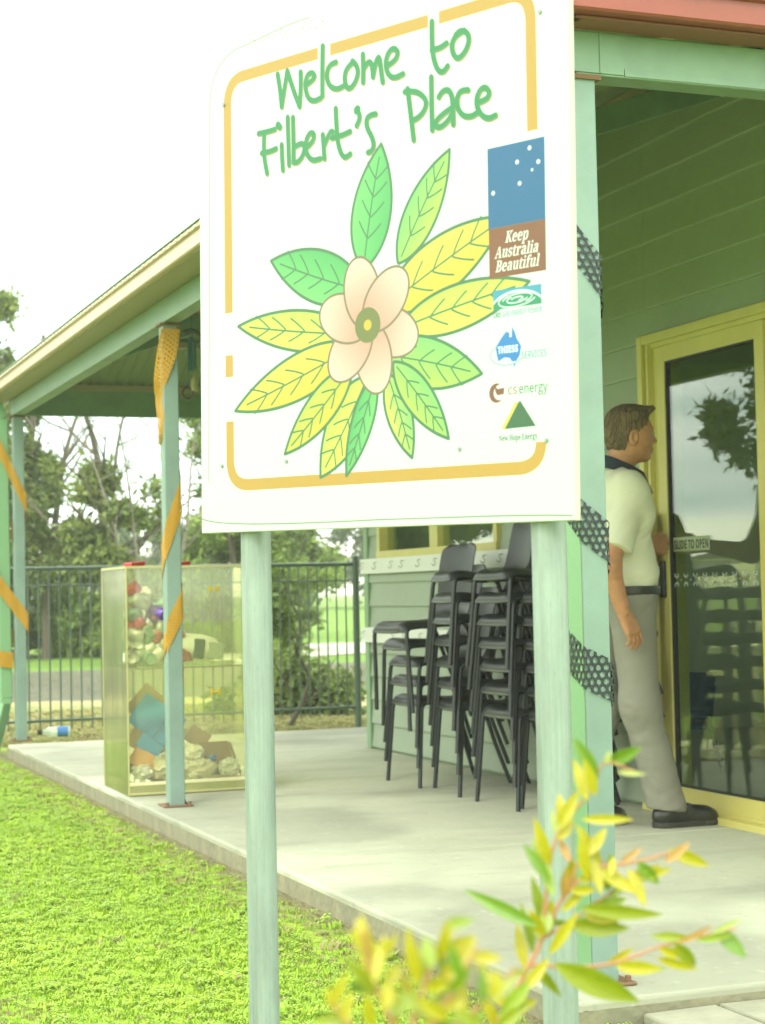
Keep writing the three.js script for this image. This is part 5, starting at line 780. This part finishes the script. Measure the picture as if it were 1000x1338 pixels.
  const hairL = (x, y, z) => { let a = smin(HE[0](x, y, z), ell([0, -0.03, 0.03], [0.066, 0.08, 0.06])(x, y, z), 0.04); a = smin(a, quiff(x, y, z), 0.03); const nn = fbm((x * 5 + 5) % 1, (y * 1.5 + z * 4 + 5) % 1, 32, 3, 9) - 0.5; a -= 0.0045 + 0.010 * nn + 0.006 * sm(0.04, 0.1, y); return Math.max(a, (hl(z) + 0.01 * nn - y) * 0.7); };
  part('hair', lo(nets((x, y, z) => hairL(...toH(x, y, z)), [hc[0] - 0.11, 1.48, hc[2] - 0.14], [hc[0] + 0.11, 1.76, hc[2] + 0.13], 0.0035)), std([0.135, 0.092, 0.045], { roughness: 0.8, map: rep(colorTex(256, (u, v) => { const k = 0.65 + 0.7 * fbm(u, v * 0.2, 48, 3, 143); return [k, k, k]; }), 6, 4), bumpMap: rep(grey(256, (u, v) => fbm(u, v * 0.2, 48, 3, 144)), 6, 4), bumpScale: 0.006 }), man);
  for (const s of [-1, 1]) { const e = new THREE.SphereGeometry(0.0115, 14, 10), p = [0.031 * s, 0.0, -0.085]; e.translate(hc[0] + p[0] * ch + p[2] * sh, hc[1] + p[1], hc[2] - p[0] * sh + p[2] * ch); part('eye', lo(e), std([0.4, 0.38, 0.32], { roughness: 0.2 }), man); const ir = new THREE.SphereGeometry(0.006, 10, 8), pi = [0.031 * s, 0.0, -0.0925]; ir.translate(hc[0] + pi[0] * ch + pi[2] * sh, hc[1] + pi[1], hc[2] - pi[0] * sh + pi[2] * ch); part('iris', lo(ir), M.rubber, man); }
  // shirt with sleeves
  const slR = cone([-2.35, 1.36, -1.405], [-2.295, 1.13, -1.305], 0.072, 0.075), slL = cone([-2.67, 1.37, -1.44], [-2.725, 1.17, -1.48], 0.07, 0.07), dR = V(0.055, -0.24, 0.09).normalize(), dL = V(-0.055, -0.2, -0.04).normalize();
  const wr = (x, y, z, f, s) => (fbm((x * 0.9 + y * 0.35 + 9) % 1, (y * 0.8 + z * 0.6 + 9) % 1, f, 3, s) - 0.5);
  const shirtF = (x, y, z) => { let t = smin(torsoF(x, y, z), neck(x, y, z), 0.05) - 0.013; let a = Math.max(slR(x, y, z), (x + 2.295) * dR.x + (y - 1.125) * dR.y + (z + 1.305) * dR.z), b = Math.max(slL(x, y, z), (x + 2.725) * dL.x + (y - 1.165) * dL.y + (z + 1.48) * dL.z); t = smin(smin(t, a, 0.035), b, 0.035); const pouf = 0.012 * Math.exp(-Math.pow((y - 1.03) / 0.05, 2)); t -= pouf + 0.030 * wr(x, y, z, 8, 31) + 0.010 * wr(x, y, z, 20, 33) ; t = Math.max(t, 0.965 - y); return Math.max(t, (y - 1.457 - 0.5 * (z + 1.448)) * 0.85); };
  part('shirt', lo(nets(shirtF, [-2.86, 0.94, -1.66], [-2.17, 1.52, -1.26], 0.008)), std([0.60, 0.60, 0.45], { roughness: 0.85, bumpMap: rep(fine, 10), bumpScale: 0.0006 }), man);
  part('collar', lo(slabGeo((u, v) => { const a = u * 6.2832, cz = Math.cos(a), cx = Math.sin(a), y = 1.482 + 0.040 * cz - v * (0.048 + 0.034 * sm(-0.3, -0.9, cz)), r = 0.070 + 0.042 * v + 0.010 * sm(-0.2, -1, cz); return [-2.505 + cx * r * 1.02, y, -1.448 - 0.028 * (1 - v * 0.4) * sm(0.6, -1, cz) + cz * r]; }, 48, 5, 0.005)), std([0.02, 0.03, 0.05], { roughness: 0.8 }), man);
  for (const [y, z] of [[1.375, -1.545], [1.31, -1.56]]) { const b = new THREE.CylinderGeometry(0.006, 0.006, 0.004, 10); b.rotateX(Math.PI / 2); b.translate(-2.46, y, z - 0.002); part('button', lo(b), std([0.3, 0.26, 0.15]), man); }
  // trousers, belt
  const lg2 = [cone(J.hipR, J.kneR, 0.098, 0.078), cone(J.kneR, [-2.44, 0.09, -1.595], 0.078, 0.078), cone(J.hipL, J.kneL, 0.105, 0.085), cone(J.kneL, [-2.62, 0.09, -1.285], 0.085, 0.08), cone([-2.44, 0.95, -1.446], [-2.58, 0.95, -1.446], 0.105, 0.105)];
  const trouF = (x, y, z) => { const R = smin(lg2[0](x, y, z), lg2[1](x, y, z), 0.06), L = smin(lg2[2](x, y, z), lg2[3](x, y, z), 0.06); let a = smin(Math.min(R, L), lg2[4](x, y, z), 0.05); a -= 0.016 * wr(x, y, z, 6, 37) * sm(0.9, 0.6, y) + 0.012 * wr(x, y, z, 18, 39); return Math.max(a, y - 0.985, 0.068 + 0.12 * (z + 1.6) * (x > -2.53 ? 1 : 0) - y); };
  part('trousers', lo(nets(trouF, [-2.76, 0.03, -1.75], [-2.27, 1.0, -1.14], 0.009)), std([0.195, 0.19, 0.15], { roughness: 0.85, bumpMap: rep(fine, 12), bumpScale: 0.0006 }), man);
  part('belt', lo(nets((x, y, z) => Math.max(Math.abs(smin(lg2[4](x, y, z), torsoF(x, y, z) - 0.01, 0.03) - 0.004) - 0.006, Math.abs(y - 0.966) - 0.018), [-2.76, 0.93, -1.62], [-2.27, 1.0, -1.28], 0.006)), std([0.012, 0.012, 0.01], { roughness: 0.4 }), man);
  part('buckle', lo(bx(-2.53, -2.485, 0.948, 0.984, -1.563, -1.556, 0.003)), std([0.5, 0.48, 0.4], { metalness: 0.8, roughness: 0.3 }), man);
  // shoes
  const shoe = (x, z, turn, name) => {
    const c = Math.cos(turn), s = Math.sin(turn), L = (f) => (X, Y, Z) => { const a = X - x, b = Z - z; return f(a * c - b * s, Y, a * s + b * c); };
    const up = [ell([0, 0.045, 0.085], [0.042, 0.055, 0.06]), ell([0, 0.038, -0.02], [0.044, 0.052, 0.09]), ell([0, 0.034, -0.095], [0.047, 0.040, 0.062]), ell([0, 0.075, 0.045], [0.036, 0.05, 0.06])];
    const f = (a, y, b) => { let q = up[0](a, y, b); for (let i = 1; i < 4; i++) q = smin(q, up[i](a, y, b), 0.035); return Math.max(q, 0.016 - y, y - (0.098 + 0.12 * (b - 0.06))); };
    const m = part(name, lo(nets(L(f), [x - 0.17, 0.0, z - 0.2], [x + 0.17, 0.14, z + 0.19], 0.004)), std([0.014, 0.015, 0.012], { roughness: 0.28 }), man);
    const foot = (a, b) => Math.max(Math.min(Math.hypot(a / 1.0, (b - 0.09) / 1.15) - 0.046, Math.hypot(a, (b + 0.1) / 1.2) - 0.052, Math.max(Math.abs(a + 0.0) - 0.047, Math.abs(b) - 0.1)), -1);
    part('sole', lo(nets(L((a, y, b) => Math.max(foot(a, b), Math.abs(y - 0.011 - 0.35 * Math.max(0, -b - 0.10) ** 1.4) - 0.012)), [x - 0.17, -0.01, z - 0.2], [x + 0.17, 0.07, z + 0.19], 0.0045)), std([0.025, 0.024, 0.018], { roughness: 0.7 }), m);
    part('strap', lo(nets(L((a, y, b) => Math.max(Math.abs(f(a, y, b) - 0.003) - 0.003, Math.abs(b + 0.005) - 0.012, 0.05 - y)), [x - 0.1, 0.03, z - 0.08], [x + 0.1, 0.12, z + 0.08], 0.0035)), std([0.02, 0.02, 0.018], { roughness: 0.4 }), m);
  };
  shoe(-2.44, -1.672, 0, 'shoe'); shoe(-2.62, -1.352, 0.1, 'shoe');
}

// ───────────────────────── foreground shrub, close to the lens ─────────────────────────
{
  const r = rng(303), K = 0.000728;
  const leafTex = colorTex(128, (u, v) => { const mid = Math.exp(-Math.pow((u - 0.5) / 0.03, 2)), q = Math.abs(u - 0.5), side = Math.pow(Math.abs(Math.sin((v * 11 - q * 5) * 3.1416)), 14) * 0.25, n = fbm(u, v, 6, 4, 151), sp = sm(0.72, 0.8, fbm(u, v, 14, 3, 153)); const k = (0.74 + 0.45 * n) * (1 + 0.35 * mid + side * 0.5) * (1 - 0.35 * sp); return [Math.min(1, k * (1 + 0.15 * sp)), Math.min(1, k), Math.min(1, k * 0.95)]; });
  const plant = (name, label, o, k, stems, leaves, dens) => {
    const t = thing(name, label, 'shrub', o, 1.2067), P = (p, dz = 0) => V((p[0] - 700) * k, (1338 - p[1]) * k, dz);
    const gs = stems.map(([pts, r0, r1]) => tapered(pts.map((p) => P(p, p[2] ?? 0)), r0, r1, 16, 7)); part('stem', gs, std([0.33, 0.15, 0.07], { roughness: 0.6 }), t);
    const cols = { y: [0.42, 0.38, 0.004], g: [0.14, 0.26, 0.012], o: [0.25, 0.30, 0.006], p: [0.42, 0.46, 0.14], r: [0.42, 0.24, 0.05], l: [0.27, 0.36, 0.03] }, ms = {}; for (const c in cols) ms[c] = new THREE.MeshPhysicalMaterial({ color: C3(...cols[c]), map: leafTex, roughness: 0.45, transmission: 0.3, thickness: 0, side: THREE.DoubleSide });
    const extra = []; for (const [pts] of stems) for (let i = 1; i < pts.length; i++) { const [p, q] = [pts[i - 1], pts[i]]; const L = Math.hypot(q[0] - p[0], q[1] - p[1]); for (let d = r() * 12; d < L; d += dens * (0.7 + 0.7 * r())) { const t = d / L, x = lerp(p[0], q[0], t), y = lerp(p[1], q[1], t); if (y > 1345) continue; const a = Math.atan2(q[1] - p[1], q[0] - p[0]) + (r() < 0.5 ? -1 : 1) * (0.4 + 0.7 * r()), len = 34 + 34 * r(); extra.push([[x, y], [x + Math.cos(a) * len, y + Math.sin(a) * len], 12 + 9 * r(), 'yyyoylgy'[Math.floor(r() * 8)], lerp(p[2] ?? 0, q[2] ?? 0, t) + (r() - 0.5) * 0.04]); } }
    for (const [a, b, w, c, dz = 0] of [...leaves, ...extra]) {
      const A = P(a, dz), B = P(b, dz + (r() - 0.5) * 0.03), D = B.clone().sub(A), L = D.length(); D.normalize(); const up = V((r() - 0.5) * 0.8, (r() - 0.5) * 0.6, 1).normalize(), S = new THREE.Vector3().crossVectors(D, up).normalize(), N = new THREE.Vector3().crossVectors(S, D);
      const W = w * k * 0.5; const g = slabGeo((u, v) => { const s = (u - 0.5) * 2, ww = W * Math.pow(Math.sin(Math.PI * Math.pow(clamp(v, 0.004, 0.996), 0.85)), 0.85), p = A.clone().addScaledVector(D, v * L).addScaledVector(S, s * ww).addScaledVector(N, Math.abs(s) * ww * 0.35 - L * 0.10 * v * v); return [p.x, p.y, p.z]; }, 4, 12, 0.0004);
      part('leaf', g, ms[c], t);
    }
    return t;
  };
  plant('shrub', 'leafy shrub with reddish stems and yellow-green leaves in the right foreground', [2.454, 0.567, 1.3395], K,
    [[[[560, 1500, -0.05], [658, 1324], [712, 1228], [736, 1180], [784, 1138], [832, 1132], [890, 1118]], 0.0034, 0.0012], [[[712, 1228], [722, 1140], [736, 1090], [784, 1032], [797, 1000], [838, 1012, 0.02]], 0.0022, 0.0008], [[[690, 1262], [790, 1258, 0.02], [868, 1234, 0.02], [958, 1212, 0.03]], 0.002, 0.0009], [[[745, 1170], [770, 1120], [830, 1160, -0.02]], 0.0014, 0.0007], [[[712, 1228], [770, 1200, -0.02], [810, 1170, -0.02]], 0.0016, 0.0008]],
    [[[722, 1252], [836, 1311], 34, 'o', 0.03], [[704, 1206], [608, 1162], 19, 'g', 0.02], [[760, 1186], [868, 1200], 20, 'o', 0.01], [[748, 1212], [824, 1218], 26, 'o', -0.01], [[764, 1070], [827, 1070], 13, 'y', 0.02], [[734, 1088], [764, 1035], 18, 'y'], [[726, 1172], [703, 1096], 17, 'l', 0.01], [[787, 1020], [765, 975], 13, 'p'], [[783, 1040], [768, 992], 15, 'y', 0.02], [[799, 1004], [806, 985], 9, 'p'], [[812, 1010], [846, 1013], 7, 'p', 0.02], [[790, 1135], [760, 1080], 17, 'y'], [[770, 1120], [800, 1085], 16, 'y', 0.01], [[826, 1140], [846, 1186], 17, 'y'], [[836, 1152], [882, 1140], 13, 'y'], [[872, 1130], [909, 1106], 12, 'r', 0.01], [[800, 1145], [806, 1120], 10, 'y', 0.02], [[815, 1135], [845, 1112], 10, 'r'], [[850, 1222], [905, 1226], 13, 'o', 0.02], [[806, 1260], [866, 1264], 16, 'l', 0.02], [[856, 1250], [910, 1269], 13, 'y', 0.02], [[905, 1226], [958, 1222], 10, 'l', 0.03], [[925, 1218], [964, 1200], 8, 'p', 0.03], [[880, 1230], [930, 1210], 8, 'r', 0.03], [[720, 1222], [700, 1150], 16, 'l', -0.02], [[735, 1190], [775, 1160], 15, 'y', 0.01], [[716, 1240], [752, 1185], 15, 'y', 0.03], [[712, 1240], [690, 1200], 12, 'p', -0.01], [[740, 1180], [745, 1140], 12, 'r'], [[760, 1150], [782, 1150], 12, 'y'], [[735, 1100], [728, 1060], 10, 'p'], [[690, 1275], [650, 1320], 20, 'l', 0.03], [[680, 1290], [720, 1250], 16, 'y', 0.02], [[750, 1130], [738, 1098], 11, 'r'], [[800, 1185], [840, 1150], 12, 'l', -0.02], [[726, 1210], [770, 1225], 13, 'l', -0.02], [[670, 1310], [632, 1285], 15, 'y', 0.02], [[790, 1258], [830, 1240], 12, 'y', 0.02], [[700, 1250], [686, 1180], 13, 'l', -0.01], [[640, 1338], [690, 1300], 18, 'o', 0.03]], 52);
  plant('shrub', 'blurred yellow-green shrub tips at the bottom centre of the picture', [2.974, 0.708, 1.594], 0.00048,
    [[[[560, 1560], [540, 1380], [505, 1290], [490, 1215]], 0.003, 0.001], [[[540, 1380], [570, 1290], [596, 1215]], 0.002, 0.0008], [[[545, 1400], [600, 1310], [640, 1240]], 0.002, 0.0008], [[[540, 1400], [460, 1330], [440, 1300]], 0.0016, 0.0007], [[[545, 1390], [640, 1320], [690, 1270]], 0.002, 0.0008]],
    [[[503, 1285], [486, 1198], 24, 'y'], [[500, 1260], [535, 1222], 17, 'y'], [[505, 1300], [470, 1250], 17, 'o'], [[562, 1290], [547, 1214], 20, 'y'], [[588, 1262], [602, 1202], 16, 'y'], [[584, 1295], [642, 1232], 22, 'y'], [[600, 1300], [630, 1262], 18, 'l'], [[530, 1350], [520, 1270], 20, 'y'], [[540, 1335], [632, 1292], 18, 'p'], [[520, 1330], [560, 1300], 20, 'l'], [[650, 1312], [692, 1278], 18, 'p'], [[600, 1335], [560, 1305], 20, 'y'], [[450, 1320], [440, 1290], 14, 'y'], [[470, 1345], [455, 1310], 15, 'y'], [[500, 1345], [492, 1296], 18, 'y'], [[515, 1290], [540, 1262], 15, 'y'], [[570, 1345], [600, 1310], 20, 'y'], [[620, 1330], [650, 1345], 16, 'l'], [[590, 1240], [612, 1222], 10, 'y'], [[490, 1225], [480, 1205], 9, 'y'], [[640, 1350], [610, 1320], 18, 'o'], [[545, 1300], [575, 1330], 18, 'o'], [[525, 1372], [560, 1350], 24, 'y'], [[660, 1295], [640, 1262], 13, 'y']], 26);
}

renderer.render(scene, camera);
